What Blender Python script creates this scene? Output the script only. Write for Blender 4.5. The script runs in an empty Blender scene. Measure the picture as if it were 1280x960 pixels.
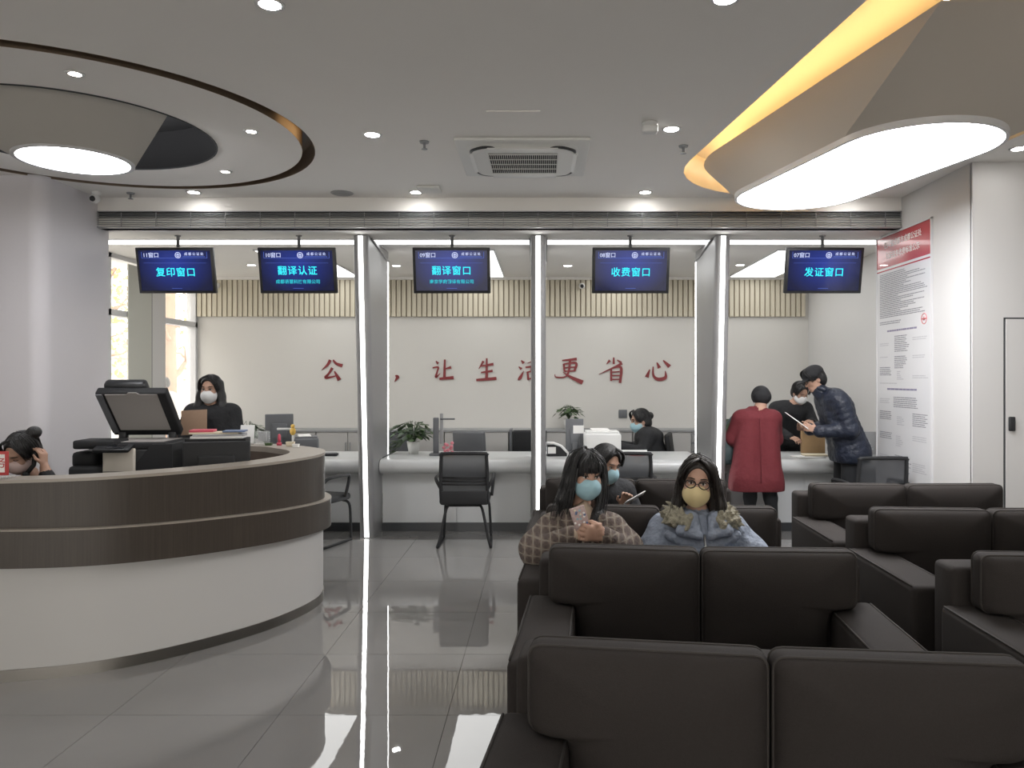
import bpy, bmesh, math, random
import numpy as np
from mathutils import Vector, Matrix, Euler
random.seed(7)
S = bpy.context.scene
COL = S.collection
PI = math.pi
# ------------------------------------------------------------------ camera, world, exposure
cam_d = bpy.data.cameras.new('camera'); cam = bpy.data.objects.new('camera', cam_d); COL.objects.link(cam)
cam.location = (0, 0, 1.6); cam.rotation_euler = (PI/2, 0, 0)
cam_d.sensor_width = 36; cam_d.lens = 27.0
cam_d.shift_x = -38/1280; cam_d.shift_y = -8/1280
cam_d.clip_start = 0.05; cam_d.clip_end = 300
S.camera = cam
W = bpy.data.worlds.new('overcast_sky'); S.world = W; W.use_nodes = True
W.node_tree.nodes['Background'].inputs[0].default_value = (1.0, 0.96, 0.90, 1)
W.node_tree.nodes['Background'].inputs[1].default_value = 3.2
S.view_settings.view_transform = 'Standard'; S.view_settings.look = 'None'
S.view_settings.gamma = 1.0; S.view_settings.exposure = 0.66
S.view_settings.use_curve_mapping = False
# ------------------------------------------------------------------ materials
def srgb(r, g, b):
    f = lambda c: (c/12.92 if c <= .04045 else ((c+.055)/1.055)**2.4)
    return (f(r/255), f(g/255), f(b/255), 1)
MATS = {}
def mat(name, col, rough=.5, metal=0, emit=None, es=0, noise=0, nscale=8, bump=0, bscale=60, bdist=.01, stretch=None, spec=.5, alpha=1, trans=0, coat=0):
    m = bpy.data.materials.new(name); m.use_nodes = True; MATS[name] = m
    nt = m.node_tree; b = nt.nodes['Principled BSDF']
    b.inputs['Base Color'].default_value = col
    b.inputs['Roughness'].default_value = rough; b.inputs['Metallic'].default_value = metal
    b.inputs['Specular IOR Level'].default_value = spec
    b.inputs['Coat Weight'].default_value = coat
    if trans: b.inputs['Transmission Weight'].default_value = trans
    if alpha < 1: b.inputs['Alpha'].default_value = alpha
    if emit:
        b.inputs['Emission Color'].default_value = emit; b.inputs['Emission Strength'].default_value = es
    if noise or bump:
        tc = nt.nodes.new('ShaderNodeTexCoord'); mp = nt.nodes.new('ShaderNodeMapping')
        nt.links.new(tc.outputs['Object'], mp.inputs[0])
        if stretch: mp.inputs['Scale'].default_value = stretch
    if noise:
        n = nt.nodes.new('ShaderNodeTexNoise'); n.inputs['Scale'].default_value = nscale; n.inputs['Detail'].default_value = 4
        nt.links.new(mp.outputs[0], n.inputs['Vector'])
        r = nt.nodes.new('ShaderNodeMapRange'); r.inputs[3].default_value = 1-noise; r.inputs[4].default_value = 1+noise
        nt.links.new(n.outputs[0], r.inputs[0])
        mx = nt.nodes.new('ShaderNodeMix'); mx.data_type = 'RGBA'; mx.blend_type = 'MULTIPLY'; mx.inputs[0].default_value = 1
        mx.inputs[6].default_value = col; nt.links.new(r.outputs[0], mx.inputs[7]); nt.links.new(mx.outputs[2], b.inputs['Base Color'])
    if bump:
        n2 = nt.nodes.new('ShaderNodeTexNoise'); n2.inputs['Scale'].default_value = bscale; n2.inputs['Detail'].default_value = 3
        nt.links.new(mp.outputs[0], n2.inputs['Vector'])
        bp = nt.nodes.new('ShaderNodeBump'); bp.inputs['Strength'].default_value = bump; bp.inputs['Distance'].default_value = bdist
        nt.links.new(n2.outputs[0], bp.inputs['Height']); nt.links.new(bp.outputs[0], b.inputs['Normal'])
    return m
def emis(name, col, s):
    m = bpy.data.materials.new(name); m.use_nodes = True; MATS[name] = m
    nt = m.node_tree; nt.nodes.remove(nt.nodes['Principled BSDF'])
    e = nt.nodes.new('ShaderNodeEmission'); e.inputs[0].default_value = col; e.inputs[1].default_value = s
    nt.links.new(e.outputs[0], nt.nodes['Material Output'].inputs[0]); return m
mat('ceiling_paint', (.82,.80,.77,1), .9, noise=.015, nscale=3)
mat('wall_paint', (.60,.585,.555,1), .85, noise=.015, nscale=2)
mat('wall_white', (.58,.57,.56,1), .7, noise=.01, nscale=2)
mat('column_paint', (.62,.60,.62,1), .55, noise=.015, nscale=2)
mat('tile', (.195,.19,.184,1), .015, noise=.08, nscale=2.2, spec=.85, bump=.035, bscale=4)
mat('grout', (.12,.117,.113,1), .8)
mat('slat_wood', (.58,.53,.42,1), .6, noise=.10, nscale=6, stretch=(8,8,.6))
mat('slat_back', (.33,.285,.22,1), .8)
mat('dark_wood', (.052,.0425,.0345,1), .38, noise=.35, nscale=22, stretch=(6,6,.12), spec=.3)
mat('rim_stone', (.30,.265,.225,1), .35, noise=.06, nscale=30)
mat('inner_wood', (.10,.075,.06,1), .45, noise=.2, nscale=10)
mat('white_panel', (.46,.45,.435,1), .38, noise=.01, nscale=3)
mat('steel', (.26,.245,.225,1), .28, 1, bump=.04, bscale=200, stretch=(1,1,30))
mat('fin_metal', (.34,.34,.345,1), .45, .6)
mat('counter_white', (.52,.53,.53,1), .3)
mat('kick_dark', (.035,.038,.042,1), .4)
mat('bronze', (.20,.15,.105,1), .35, .4)
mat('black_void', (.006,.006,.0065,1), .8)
mat('lamp_fabric', (.50,.48,.44,1), .85, bump=.1, bscale=300)
mat('skirt_paint', (.58,.53,.465,1), .8)
mat('grille_metal', (.33,.34,.35,1), .45, .4)
mat('grille_dark', (.015,.016,.018,1), .8)
mat('ac_plastic', (.70,.70,.68,1), .5)
mat('white_plastic', (.70,.70,.69,1), .45)
mat('grey_plastic', (.30,.305,.31,1), .5)
mat('mid_plastic', (.12,.125,.135,1), .5)
mat('black_plastic', (.016,.017,.019,1), .42)
mat('soft_black', (.010,.0105,.012,1), .7)
mat('cream_plastic', (.66,.61,.53,1), .45)
mat('glass_screen', (.012,.013,.016,1), .08)
mat('platen_white', (.33,.31,.295,1), .6)
mat('sofa_fabric', (.028,.0235,.0215,1), .82, noise=.12, nscale=160, bump=.25, bscale=420, spec=.25)
mat('sofa_piping', (.030,.025,.022,1), .8)
mat('mesh_fabric', (.045,.048,.054,1), .8, alpha=.84)
mat('leaf', (.045,.085,.025,1), .5, noise=.3, nscale=20)
mat('leaf_dark', (.022,.045,.016,1), .5, noise=.3, nscale=20)
mat('pot_white', (.5,.5,.48,1), .4)
mat('soil', (.03,.022,.015,1), .9)
mat('paper', (.78,.77,.75,1), .8)
mat('paper_cream', (.68,.60,.45,1), .8)
mat('red_print', (.42,.035,.035,1), .5)
mat('board_red', (.40,.045,.055,1), .25, coat=.4)
mat('board_white', (.70,.70,.71,1), .2, coat=.4)
mat('print_grey', (.22,.22,.24,1), .6)
mat('print_pale', (.42,.42,.44,1), .6)
mat('print_purple', (.22,.20,.30,1), .6)
mat('stamp_red', (.62,.16,.17,1), .6)
mat('letter_red', (.20,.016,.02,1), .45)
mat('smoke_acrylic', (.38,.39,.40,1), .2, alpha=.75)
mat('pink', (.60,.20,.24,1), .5)
mat('phone_case', (.48,.36,.34,1), .5, noise=.4, nscale=90)
mat('rose', (.52,.06,.10,1), .5)
mat('blue_card', (.12,.17,.30,1), .5)
mat('yellow', (.75,.48,.10,1), .5)
mat('tan_card', (.27,.175,.115,1), .75, noise=.1, nscale=20)
mat('kraft', (.36,.235,.12,1), .8, noise=.1, nscale=20)
mat('clear', (.85,.88,.88,1), .08, alpha=.22)
mat('frame_alu', (.60,.60,.61,1), .45)
mat('gasket', (.03,.032,.035,1), .6)
mat('blind', (.50,.50,.45,1), .8)
mat('bark', (.42,.28,.20,1), .9, noise=.3, nscale=9)
mat('foliage', (.62,.52,.16,1), .8, noise=.3, nscale=3)
mat('pavement', (.62,.60,.56,1), .9, noise=.1, nscale=1)
mat('outer_wall', (.72,.68,.60,1), .9)
mat('skin', (.43,.262,.19,1), .55, noise=.05, nscale=30, spec=.35)
mat('skin_shade', (.40,.22,.15,1), .55, noise=.05, nscale=30, spec=.35)
mat('hair', (.008,.0075,.008,1), .42, bump=.5, bscale=60, stretch=(3,3,.25), noise=.3, nscale=40)
mat('brown_hair', (.016,.0115,.0095,1), .42, bump=.5, bscale=60, stretch=(3,3,.25), noise=.3, nscale=40)
mat('mask_blue', (.30,.47,.53,1), .75, bump=.15, bscale=40, stretch=(.2,.2,5))
mat('mask_white', (.70,.70,.70,1), .75)
mat('mask_pink', (.55,.42,.39,1), .75)
mat('mask_yellow', (.62,.50,.27,1), .75, bump=.1, bscale=60)
mat('eye_dark', (.012,.009,.008,1), .25)
mat('eye_white', (.55,.50,.47,1), .3)
mat('brow', (.02,.014,.012,1), .8)
mat('lips', (.34,.12,.10,1), .5)
mat('black_cloth', (.0095,.010,.012,1), .8, bump=.8, bscale=10, bdist=.03, noise=.2, nscale=10)
mat('trouser_black', (.011,.012,.014,1), .85, bump=.2, bscale=14)
mat('red_coat', (.125,.014,.02,1), .85, bump=.6, bscale=9, bdist=.03, noise=.12, nscale=60)
mat('navy_puffer', (.0115,.0165,.032,1), .5, bump=.8, bscale=14, bdist=.03, noise=.2, nscale=12)
mat('blue_jacket', (.235,.27,.34,1), .68, bump=1, bscale=11, bdist=.05, noise=.12, nscale=9)
mat('knit_cream', (.42,.33,.25,1), .9, bump=.3, bscale=120)
mat('fur', (.27,.25,.19,1), .95, noise=.5, nscale=60, bump=.8, bscale=120)
mat('jeans', (.03,.04,.065,1), .85)
mat('shoe_white', (.6,.57,.54,1), .6)
mat('lilac_cloth', (.45,.38,.50,1), .85)
mat('grey_cloth', (.42,.38,.37,1), .85)
mat('bag_green', (.035,.055,.060,1), .6, bump=.3, bscale=30)
mat('zip_metal', (.5,.5,.5,1), .3, 1)
emis('strip_light', (1,1,.99,1), 6)
emis('cove_white', (1,1,.98,1), 3.2)
emis('panel_light', (.98,.98,1,1), 13)
emis('drum_light', (.97,.97,1,1), 15)
emis('office_panel', (1,1,.98,1), 2.2)
emis('spot_light', (1,.98,.95,1), 210)
emis('spot_soft', (1,.98,.95,1), 60)
emis('spot_office', (1,.98,.95,1), 40)
emis('spot_warm', (1,.90,.76,1), 45)
emis('cove_warm', (1,.66,.27,1), 13)
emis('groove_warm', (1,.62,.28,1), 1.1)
emis('tv_cyan', (.04,.72,.85,1), 1.0)
emis('tv_teal', (.03,.50,.58,1), .8)
emis('tv_white', (.55,.60,.85,1), .8)
emis('tv_line', (.10,.16,.55,1), .8)
# plaid coat, woven from two crossing wave stripes
def plaid():
    m = bpy.data.materials.new('plaid_wool'); m.use_nodes = True; MATS['plaid_wool'] = m
    nt = m.node_tree; b = nt.nodes['Principled BSDF']; b.inputs['Roughness'].default_value = .95
    tc = nt.nodes.new('ShaderNodeTexCoord')
    def wave(dirn, scale, lo, hi, dist=.7):
        w = nt.nodes.new('ShaderNodeTexWave'); w.wave_type = 'BANDS'; w.bands_direction = dirn
        w.inputs['Scale'].default_value = scale; w.inputs['Distortion'].default_value = dist; w.inputs['Detail'].default_value = 1
        w.inputs['Detail Scale'].default_value = 2
        nt.links.new(tc.outputs['Object'], w.inputs['Vector'])
        r = nt.nodes.new('ShaderNodeMapRange'); r.inputs[1].default_value = lo; r.inputs[2].default_value = hi
        nt.links.new(w.outputs['Fac'], r.inputs[0]); return r.outputs[0]
    def mix(f, a, bb):
        x = nt.nodes.new('ShaderNodeMix'); x.data_type = 'RGBA'; nt.links.new(f, x.inputs[0])
        for i, v in ((6, a), (7, bb)):
            if hasattr(v, 'name'): nt.links.new(v, x.inputs[i])
            else: x.inputs[i].default_value = v
        return x.outputs[2]
    base, dk, lt = (.16,.122,.10,1), (.085,.062,.056,1), (.24,.205,.165,1)
    c = mix(wave('X', 7.5, .35, .95), base, dk)
    c = mix(wave('Z', 7.5, .35, .95), c, (.095,.072,.062,1))
    c = mix(wave('X', 7.5, .14, .0), c, lt)
    c = mix(wave('Z', 7.5, .14, .0), c, (.22,.19,.155,1))
    nt.links.new(c, b.inputs['Base Color'])
    n = nt.nodes.new('ShaderNodeTexNoise'); n.inputs['Scale'].default_value = 90
    nt.links.new(tc.outputs['Object'], n.inputs['Vector'])
    bp = nt.nodes.new('ShaderNodeBump'); bp.inputs['Strength'].default_value = .6; bp.inputs['Distance'].default_value = .008
    nt.links.new(n.outputs[0], bp.inputs['Height']); nt.links.new(bp.outputs[0], b.inputs['Normal'])
plaid()
def screen_mat():
    m = bpy.data.materials.new('tv_screen'); m.use_nodes = True; MATS['tv_screen'] = m
    nt = m.node_tree; b = nt.nodes['Principled BSDF']; b.inputs['Base Color'].default_value = (.005,.005,.012,1)
    b.inputs['Roughness'].default_value = .12
    tc = nt.nodes.new('ShaderNodeTexCoord'); g = nt.nodes.new('ShaderNodeTexGradient'); g.gradient_type = 'SPHERICAL'
    mp = nt.nodes.new('ShaderNodeMapping'); mp.inputs['Location'].default_value = (0, 0, -.18); mp.inputs['Scale'].default_value = (2.5, 1, 3.2)
    nt.links.new(tc.outputs['Object'], mp.inputs[0]); nt.links.new(mp.outputs[0], g.inputs[0])
    r = nt.nodes.new('ShaderNodeValToRGB'); nt.links.new(g.outputs[1], r.inputs[0])
    r.color_ramp.elements[0].color = (.006,.010,.055,1); r.color_ramp.elements[1].color = (.022,.055,.42,1)
    r.color_ramp.elements[0].position = .05; r.color_ramp.elements[1].position = .95
    nt.links.new(r.outputs[0], b.inputs['Emission Color']); b.inputs['Emission Strength'].default_value = .42
screen_mat()
# ------------------------------------------------------------------ builders
class B:
    """collects shapes into one bmesh"""
    def __init__(s): s.bm = bmesh.new(); s.M = Matrix.Identity(4)
    def _add(s, verts, faces, smooth=False):
        vs = [s.bm.verts.new(s.M @ Vector(v)) for v in verts]
        for f in faces:
            try:
                F = s.bm.faces.new([vs[i] for i in f]); F.smooth = smooth
            except ValueError: pass
        return s
    def box(s, c, d, r=0, seg=2, rot=None):
        b = bmesh.new(); bmesh.ops.create_cube(b, size=1)
        for v in b.verts: v.co = Vector((v.co.x*d[0], v.co.y*d[1], v.co.z*d[2]))
        if r: bmesh.ops.bevel(b, geom=b.edges[:], offset=min(r, min(d)*.49), segments=seg, affect='EDGES', profile=.5)
        T = Matrix.Translation(c) @ (Euler(rot).to_matrix().to_4x4() if rot else Matrix.Identity(4))
        b.verts.index_update()
        s._add([T @ v.co for v in b.verts], [[v.index for v in f.verts] for f in b.faces], bool(r)); b.free(); return s
    def b2(s, x0, x1, y0, y1, z0, z1, r=0, seg=2):
        return s.box(((x0+x1)/2, (y0+y1)/2, (z0+z1)/2), (x1-x0, y1-y0, z1-z0), r, seg)
    def prism(s, pts, z0, z1, axis='z', smooth=False):
        f = {'z': lambda a, b, h: (a, b, h), 'x': lambda a, b, h: (h, a, b), 'y': lambda a, b, h: (a, h, b)}[axis]
        n = len(pts); v = [f(a, b, z0) for a, b in pts] + [f(a, b, z1) for a, b in pts]
        s._add(v, [[i, (i+1) % n, n+(i+1) % n, n+i] for i in range(n)], smooth)
        s._add([v[i] for i in range(n)], [list(range(n))[::-1]]); s._add([v[n+i] for i in range(n)], [list(range(n))]); return s
    def tube(s, path, r, n=8, cap=True, closed=False):
        P = [Vector(p) for p in path]; m = len(P)
        rs = r if isinstance(r, (list, tuple)) else [r]*m
        ref = None; V = []
        for i in range(m):
            a = P[i-1] if (i or closed) else P[i]; c = P[(i+1) % m] if (i < m-1 or closed) else P[i]
            t = (c-a).normalized()
            if ref is None: ref = Vector((0, 0, 1)) if abs(t.z) < .9 else Vector((1, 0, 0))
            u = (ref - t*ref.dot(t)).normalized(); w = t.cross(u); ref = u
            V += [P[i] + (u*math.cos(k*2*PI/n) + w*math.sin(k*2*PI/n))*rs[i] for k in range(n)]
        F = []
        for i in range(m if closed else m-1):
            j = (i+1) % m
            F += [[i*n+k, i*n+(k+1) % n, j*n+(k+1) % n, j*n+k] for k in range(n)]
        if cap and not closed: F += [list(range(n))[::-1], [(m-1)*n+k for k in range(n)]]
        s._add(V, F, True); return s
    def lathe(s, prof, c=(0, 0, 0), n=20, smooth=True, cap=True):
        V = []; m = len(prof)
        for r, z in prof: V += [(c[0]+r*math.cos(k*2*PI/n), c[1]+r*math.sin(k*2*PI/n), c[2]+z) for k in range(n)]
        F = [[i*n+k, i*n+(k+1) % n, (i+1)*n+(k+1) % n, (i+1)*n+k] for i in range(m-1) for k in range(n)]
        if cap: F += [list(range(n))[::-1], [(m-1)*n+k for k in range(n)]]
        s._add(V, F, smooth); return s
    def loft(s, A, C, closed=True, smooth=False):
        n = len(A); m = n if closed else n-1
        s._add(list(A)+list(C), [[i, (i+1) % n, n+(i+1) % n, n+i] for i in range(m)], smooth); return s
    def ell(s, c, r, n=12, m=8, rot=None):
        R = Euler(rot).to_matrix() if rot else Matrix.Identity(3); V = []
        for i in range(1, m):
            a = PI*i/m
            V += [Vector(c)+R @ Vector((r[0]*math.sin(a)*math.cos(2*PI*k/n), r[1]*math.sin(a)*math.sin(2*PI*k/n), r[2]*math.cos(a))) for k in range(n)]
        V += [Vector(c)+R @ Vector((0, 0, r[2])), Vector(c)-R @ Vector((0, 0, r[2]))]; T = len(V)
        F = [[i*n+(k+1) % n, i*n+k, (i+1)*n+k, (i+1)*n+(k+1) % n] for i in range(m-2) for k in range(n)]
        F += [[T-2, k, (k+1) % n] for k in range(n)] + [[T-1, (m-2)*n+(k+1) % n, (m-2)*n+k] for k in range(n)]
        s._add(V, F, True); return s
    def mesh(s, name):
        bmesh.ops.recalc_face_normals(s.bm, faces=s.bm.faces[:])
        me = bpy.data.meshes.new(name); s.bm.to_mesh(me); s.bm.free(); return me
def link(name, me, m=None, parent=None):
    o = bpy.data.objects.new(name, me); COL.objects.link(o)
    if m: me.materials.append(MATS[m]) if not me.materials else None
    if parent: o.parent = parent
    return o
def obj(name, b, m, parent=None): return link(name, b.mesh(name), m, parent)
def tag(o, label=None, cat=None, group=None, kind=None):
    for k, v in (('label', label), ('category', cat), ('group', group), ('kind', kind)):
        if v: o[k] = v
    return o
def thing(name, label, cat, loc=(0, 0, 0), rz=0, group=None):
    o = bpy.data.objects.new(name, None); COL.objects.link(o); o.empty_display_size = .1
    o.location = loc; o.rotation_euler = (0, 0, rz); return tag(o, label, cat, group)
def struct(name, b, m, parent=None, label=None):
    o = obj(name, b, m, parent)
    if not parent: o['kind'] = 'structure'
    if label: o['label'] = label
    return o
def copy_tree(o, parent=None):
    c = o.copy(); COL.objects.link(c); c.parent = parent
    for ch in list(o.children): copy_tree(ch, c)
    return c
def put(o, loc, rz=0, label=None):
    o.location = loc; o.rotation_euler = (0, 0, rz)
    if label: o['label'] = label
    return o
def circle(cx, cy, r, n=64, a0=0): return [(cx+r*math.cos(a0+2*PI*k/n), cy+r*math.sin(a0+2*PI*k/n)) for k in range(n)]
def stadium(a, b, r, n=18):
    a, b = Vector(a), Vector(b); t = math.atan2(*(b-a).yx)
    return [(b.x+r*math.cos(t-PI/2+PI*k/n), b.y+r*math.sin(t-PI/2+PI*k/n)) for k in range(n+1)] + \
           [(a.x+r*math.cos(t+PI/2+PI*k/n), a.y+r*math.sin(t+PI/2+PI*k/n)) for k in range(n+1)]
def spline(P, k=8):
    P = [Vector(p) for p in P]; out = []
    for i in range(len(P)-1):
        p0, p1, p2, p3 = P[max(i-1, 0)], P[i], P[i+1], P[min(i+2, len(P)-1)]
        for j in range(k):
            t = j/k
            out.append(.5*((2*p1)+(p2-p0)*t+(2*p0-5*p1+4*p2-p3)*t*t+(3*p1-p0-3*p2+p3)*t**3))
    return out+[P[-1]]
def sheet(b, loops, z):
    """flat sheet bounded by the first loop, with the other loops as holes"""
    bm = bmesh.new(); es = []
    for L in loops:
        vs = [bm.verts.new((x, y, z)) for x, y in L]
        es += [bm.edges.new((vs[i], vs[(i+1) % len(vs)])) for i in range(len(vs))]
    bmesh.ops.triangle_fill(bm, use_beauty=True, edges=es, use_dissolve=False)
    bm.verts.index_update()
    b._add([v.co.copy() for v in bm.verts], [[v.index for v in f.verts] for f in bm.faces]); bm.free()
def text_mesh(txt, size, spacing=1.0, bold=.0, extrude=.0008):
    c = bpy.data.curves.new('t', 'FONT'); c.body = txt; c.size = size; c.align_x = 'CENTER'; c.align_y = 'CENTER'
    c.space_character = spacing; c.offset = bold; c.extrude = extrude; c.resolution_u = 2
    o = bpy.data.objects.new('t', c); COL.objects.link(o)
    me = bpy.data.meshes.new_from_object(o.evaluated_get(bpy.context.evaluated_depsgraph_get()))
    bpy.data.objects.remove(o); bpy.data.curves.remove(c); me.materials.clear(); return me
def text(name, txt, size, m, parent, loc, rot, spacing=1.0, bold=.0, extrude=.0008):
    o = link(name, text_mesh(txt, size, spacing, bold, extrude), m, parent); o.location = loc; o.rotation_euler = rot; return o
# ------------------------------------------------------------------ room shell
b = B(); b.b2(-5.35, 5.3, -7.6, 10.75, -.12, -.012)
floor = struct('floor', b, 'grout')
b = B(); b.box((0, 0, -.006), (.7975, .7975, .012)); tile_me = b.mesh('tile')
tile_me.materials.append(MATS['tile'])
for ix in range(13):
    for iy in range(15):
        t = link('tile', tile_me, None, floor); t.location = (-4.85+ix*.8, -.76+iy*.8, 0)
struct('floor_rear', B().b2(-5.35, 5.3, -7.6, -1.17, -.012, 0), 'tile')
RING = (-3.14, 5.22)
STA = ((2.15, 6.0), (2.45, 3.5))
b = B(); sheet(b, [[(-5.35, -7.6), (5.3, -7.6), (5.3, 7.1), (-5.35, 7.1)], circle(*RING, 1.53, 96), stadium(*STA, 1.03)], 3.26)
ceil = struct('ceiling', b, 'ceiling_paint')
b = B(); b.b2(-5.35, 3.85, 7.1, 10.75, 2.98, 3.08); struct('ceiling_office', b, 'ceiling_paint')
b = B(); b.b2(-4.9, 3.85, 7.08, 7.16, 3.132, 3.262); b.b2(-4.9, 3.85, 7.11, 7.2, 2.98, 3.14); struct('trim_bulkhead', b, 'ceiling_paint')
b = B(); b.b2(-4.80, 3.9, 10.6, 10.75, 0, 3.1); wall_back = struct('wall_back', b, 'wall_paint')
b = B(); b.b2(3.67, 3.85, 7.5, 10.75, 0, 3.1); struct('wall_office_side', b, 'wall_white')
# notice board wall and the wall with the concealed door
b = B(); b.b2(3.31, 3.85, 5.93, 7.52, 0, 3.28); struct('wall_notice', b, 'wall_white')
b = B(); b.b2(3.31, 5.45, 5.91, 5.94, 0, 3.28); b.b2(5.3, 5.45, -7.6, 5.94, 0, 3.28); struct('wall_right', b, 'wall_white')
b = B(); b.b2(-5.45, 5.45, -7.7, -7.55, 2.95, 3.28); b.b2(-5.45, 5.45, -7.7, -7.55, 0, .12); struct('wall_behind', b, 'wall_white')
for i in range(8): struct('window_%d' % (3+i), B().b2(-5.44+i*1.55-.04, -5.44+i*1.55+.04, -7.7, -7.56, .12, 2.95), 'frame_alu')
b = B(); b.b2(-5.45, -5.3, -7.6, 7.3, 0, 3.28); struct('wall_left', b, 'wall_white')
# square column with rounded corner, left of the counters
pts = [(-5.3, 6.3)] + [(-4.22+.12*math.sin(a), 6.42-.12*math.cos(a)) for a in [i*PI/16 for i in range(9)]] + [(-4.1, 7.26), (-5.3, 7.26)]
b = B(); b.prism(pts, 0, 3.27, smooth=False)
col = struct('wall_column', b, 'column_paint')
for p in col.data.polygons: p.use_smooth = abs(p.normal.z) < .1 and abs(p.normal.x) > .05 and abs(p.normal.y) > .05
# concealed door, right
dr = tag(thing('door_1', None, None, (4.1, 5.91, 0)), kind='structure')
b = B(); b.b2(-.54, .46, -.012, 0, .02, 2.05); obj('leaf', b, 'wall_white', dr)
b = B(); b.b2(-.552, -.54, -.006, 0, 0, 2.062); b.b2(.46, .472, -.006, 0, 0, 2.062); b.b2(-.552, .472, -.006, 0, 2.05, 2.062); obj('shadow_gap', b, 'gasket', dr)
b = B(); b.box((-.50, -.022, 1.245), (.05, .02, .11), .008); obj('handle', b, 'black_plastic', dr)
# timber slats above the lettering
sl = tag(thing('trim_slats', None, None, (0, 10.6, 0)), kind='structure')
b = B(); b.b2(-4.76, 3.62, -.02, 0, 2.44, 2.955); obj('backing_board', b, 'slat_back', sl)
b = B(); b.b2(-.026, .026, -.045, -.018, 2.44, 2.95, ); slat_me = b.mesh('slat'); slat_me.materials.append(MATS['slat_wood'])
for i in range(119):
    o = link('slat', slat_me, None, sl); o.location = (-4.72+i*.0704, 0, 0)
b = B(); b.b2(-4.76, 3.64, -.06, 0, 2.945, 2.98); obj('top_rail', b, 'ceiling_paint', sl)
# ------------------------------------------------------------------ window wall on the left and what lies outside
XW = -4.78
b = B(); b.b2(XW-.16, XW+.02, 9.35, 9.70, 0, 3.0); struct('wall_window_pier', b, 'wall_white')
def window(n, d0, d1, posts):
    w = tag(thing('window_%d' % n, None, None, (XW, 0, 0)), kind='structure')
    b = B()
    b.b2(-.10, .02, d0, d1, 2.29, 2.36); obj('transom', b, 'frame_alu', w)
    b = B(); b.b2(-.10, .02, d0, d1, 2.93, 2.99); b.b2(-.10, .02, d0, d1, 0, .09); obj('window_frame', b, 'frame_alu', w)
    for p in posts:
        b = B(); b.b2(-.10, .02, p-.03, p+.03, 0, 2.98); obj('mullion', b, 'frame_alu', w)
    P = sorted([d0]+list(posts)+[d1])
    for a, c in zip(P[:-1], P[1:]):
        if c-a < .1: continue
        for z0, z1 in ((.09, 2.29), (2.36, 2.93)):
            b = B(); b.b2(-.052, -.044, a, c, z0, z1); obj('pane', b, 'clear', w)
    return w
w1 = window(1, 9.70, 10.6, (10.57,))
w2 = window(2, 7.26, 9.33, (8.45,))
b = B(); b.b2(.022, .03, 9.325, 9.352, 0, 2.98); obj('gasket', b, 'gasket', w2)
tag(obj('roller_blind', B().b2(XW+.03, XW+.045, 8.79, 9.31, .1, 2.9), 'blind'), 'grey green fabric panel hanging down the inside of the tall window', 'blind')
b = B(); b.b2(-60, -5.46, -20, 70, -.2, -.06); b.b2(-5.46, -4.9, 7.3, 70, -.2, -.13); b.b2(-5.46, 30, -60, -7.75, -.2, -.06); struct('ground_outside', b, 'pavement')
def tree(name, label, x, y, h, r, seed, leaves=0, lean=.0):
    rnd = random.Random(seed); t = thing(name, label, 'tree', (x, y, -.06), 0)
    b = B(); b.tube([(0, 0, 0), (lean*.3, 0, h*.4), (lean, .1, h)], [r, r*.8, r*.35], 8); tr = obj('trunk', b, 'bark', t)
    for i in range(16):
        z = h*(.25+.7*i/16); a = rnd.uniform(0, 2*PI); L = rnd.uniform(.8, 2.0)
        q = Vector((lean*z/h, 0, z)); pts = [q]
        for k in range(4):
            q = q+Vector((math.cos(a)*L*.25, math.sin(a)*L*.25, rnd.uniform(.0, .28)*L)); a += rnd.uniform(-.5, .5); pts.append(q)
        rr = r*rnd.uniform(.25, .45); b = B(); b.tube(pts, [rr*(1-.2*k) for k in range(5)], 6)
        for k in (2, 3):
            for s in (-1, 1):
                e = pts[k]+Vector((rnd.uniform(-.6, .6), rnd.uniform(-.6, .6), rnd.uniform(-.2, .6))); b.tube([pts[k], e], [rr*.4, rr*.15], 5)
        obj('branch', b, 'bark', t)
    if leaves:
        b = B()
        for i in range(leaves):
            c = Vector((rnd.gauss(0, 1.1), rnd.gauss(0, 1.1), h*rnd.uniform(.15, .95))); s = rnd.uniform(.06, .14)
            u = Vector((rnd.uniform(-1, 1), rnd.uniform(-1, 1), rnd.uniform(-1, 1))).normalized(); v = u.orthogonal().normalized()
            b._add([c-u*s, c+v*s*.5, c+u*s, c-v*s*.5], [[0, 1, 2, 3]])
        f = obj('foliage', b, 'foliage', t); f['kind'] = 'stuff'
tree('street_tree', 'bare brown tree with a thick trunk outside the window nearest the back wall', -8.2, 16.9, 6.5, .17, 3)
tree('street_tree', 'thin bare tree with spreading twigs behind the thick trunk outside', -11.9, 26.6, 7.0, .10, 5, lean=.6)
tree('street_tree', 'yellow leaved tree outside the window beside the column', -12.6, 22.2, 6.0, .12, 9, leaves=900)
bd = thing('outside_building', 'pale building with ribbed siding across the street outside the windows', 'building', (-24, 36, -.06))
obj('wall', B().b2(-4, 12, 0, 6, 0, 3.3), 'outer_wall', bd)
for i in range(15): obj('siding_rib', B().b2(-4, 12, -.06, 0, .3+i*.2, .38+i*.2), 'outer_wall', bd)
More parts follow.
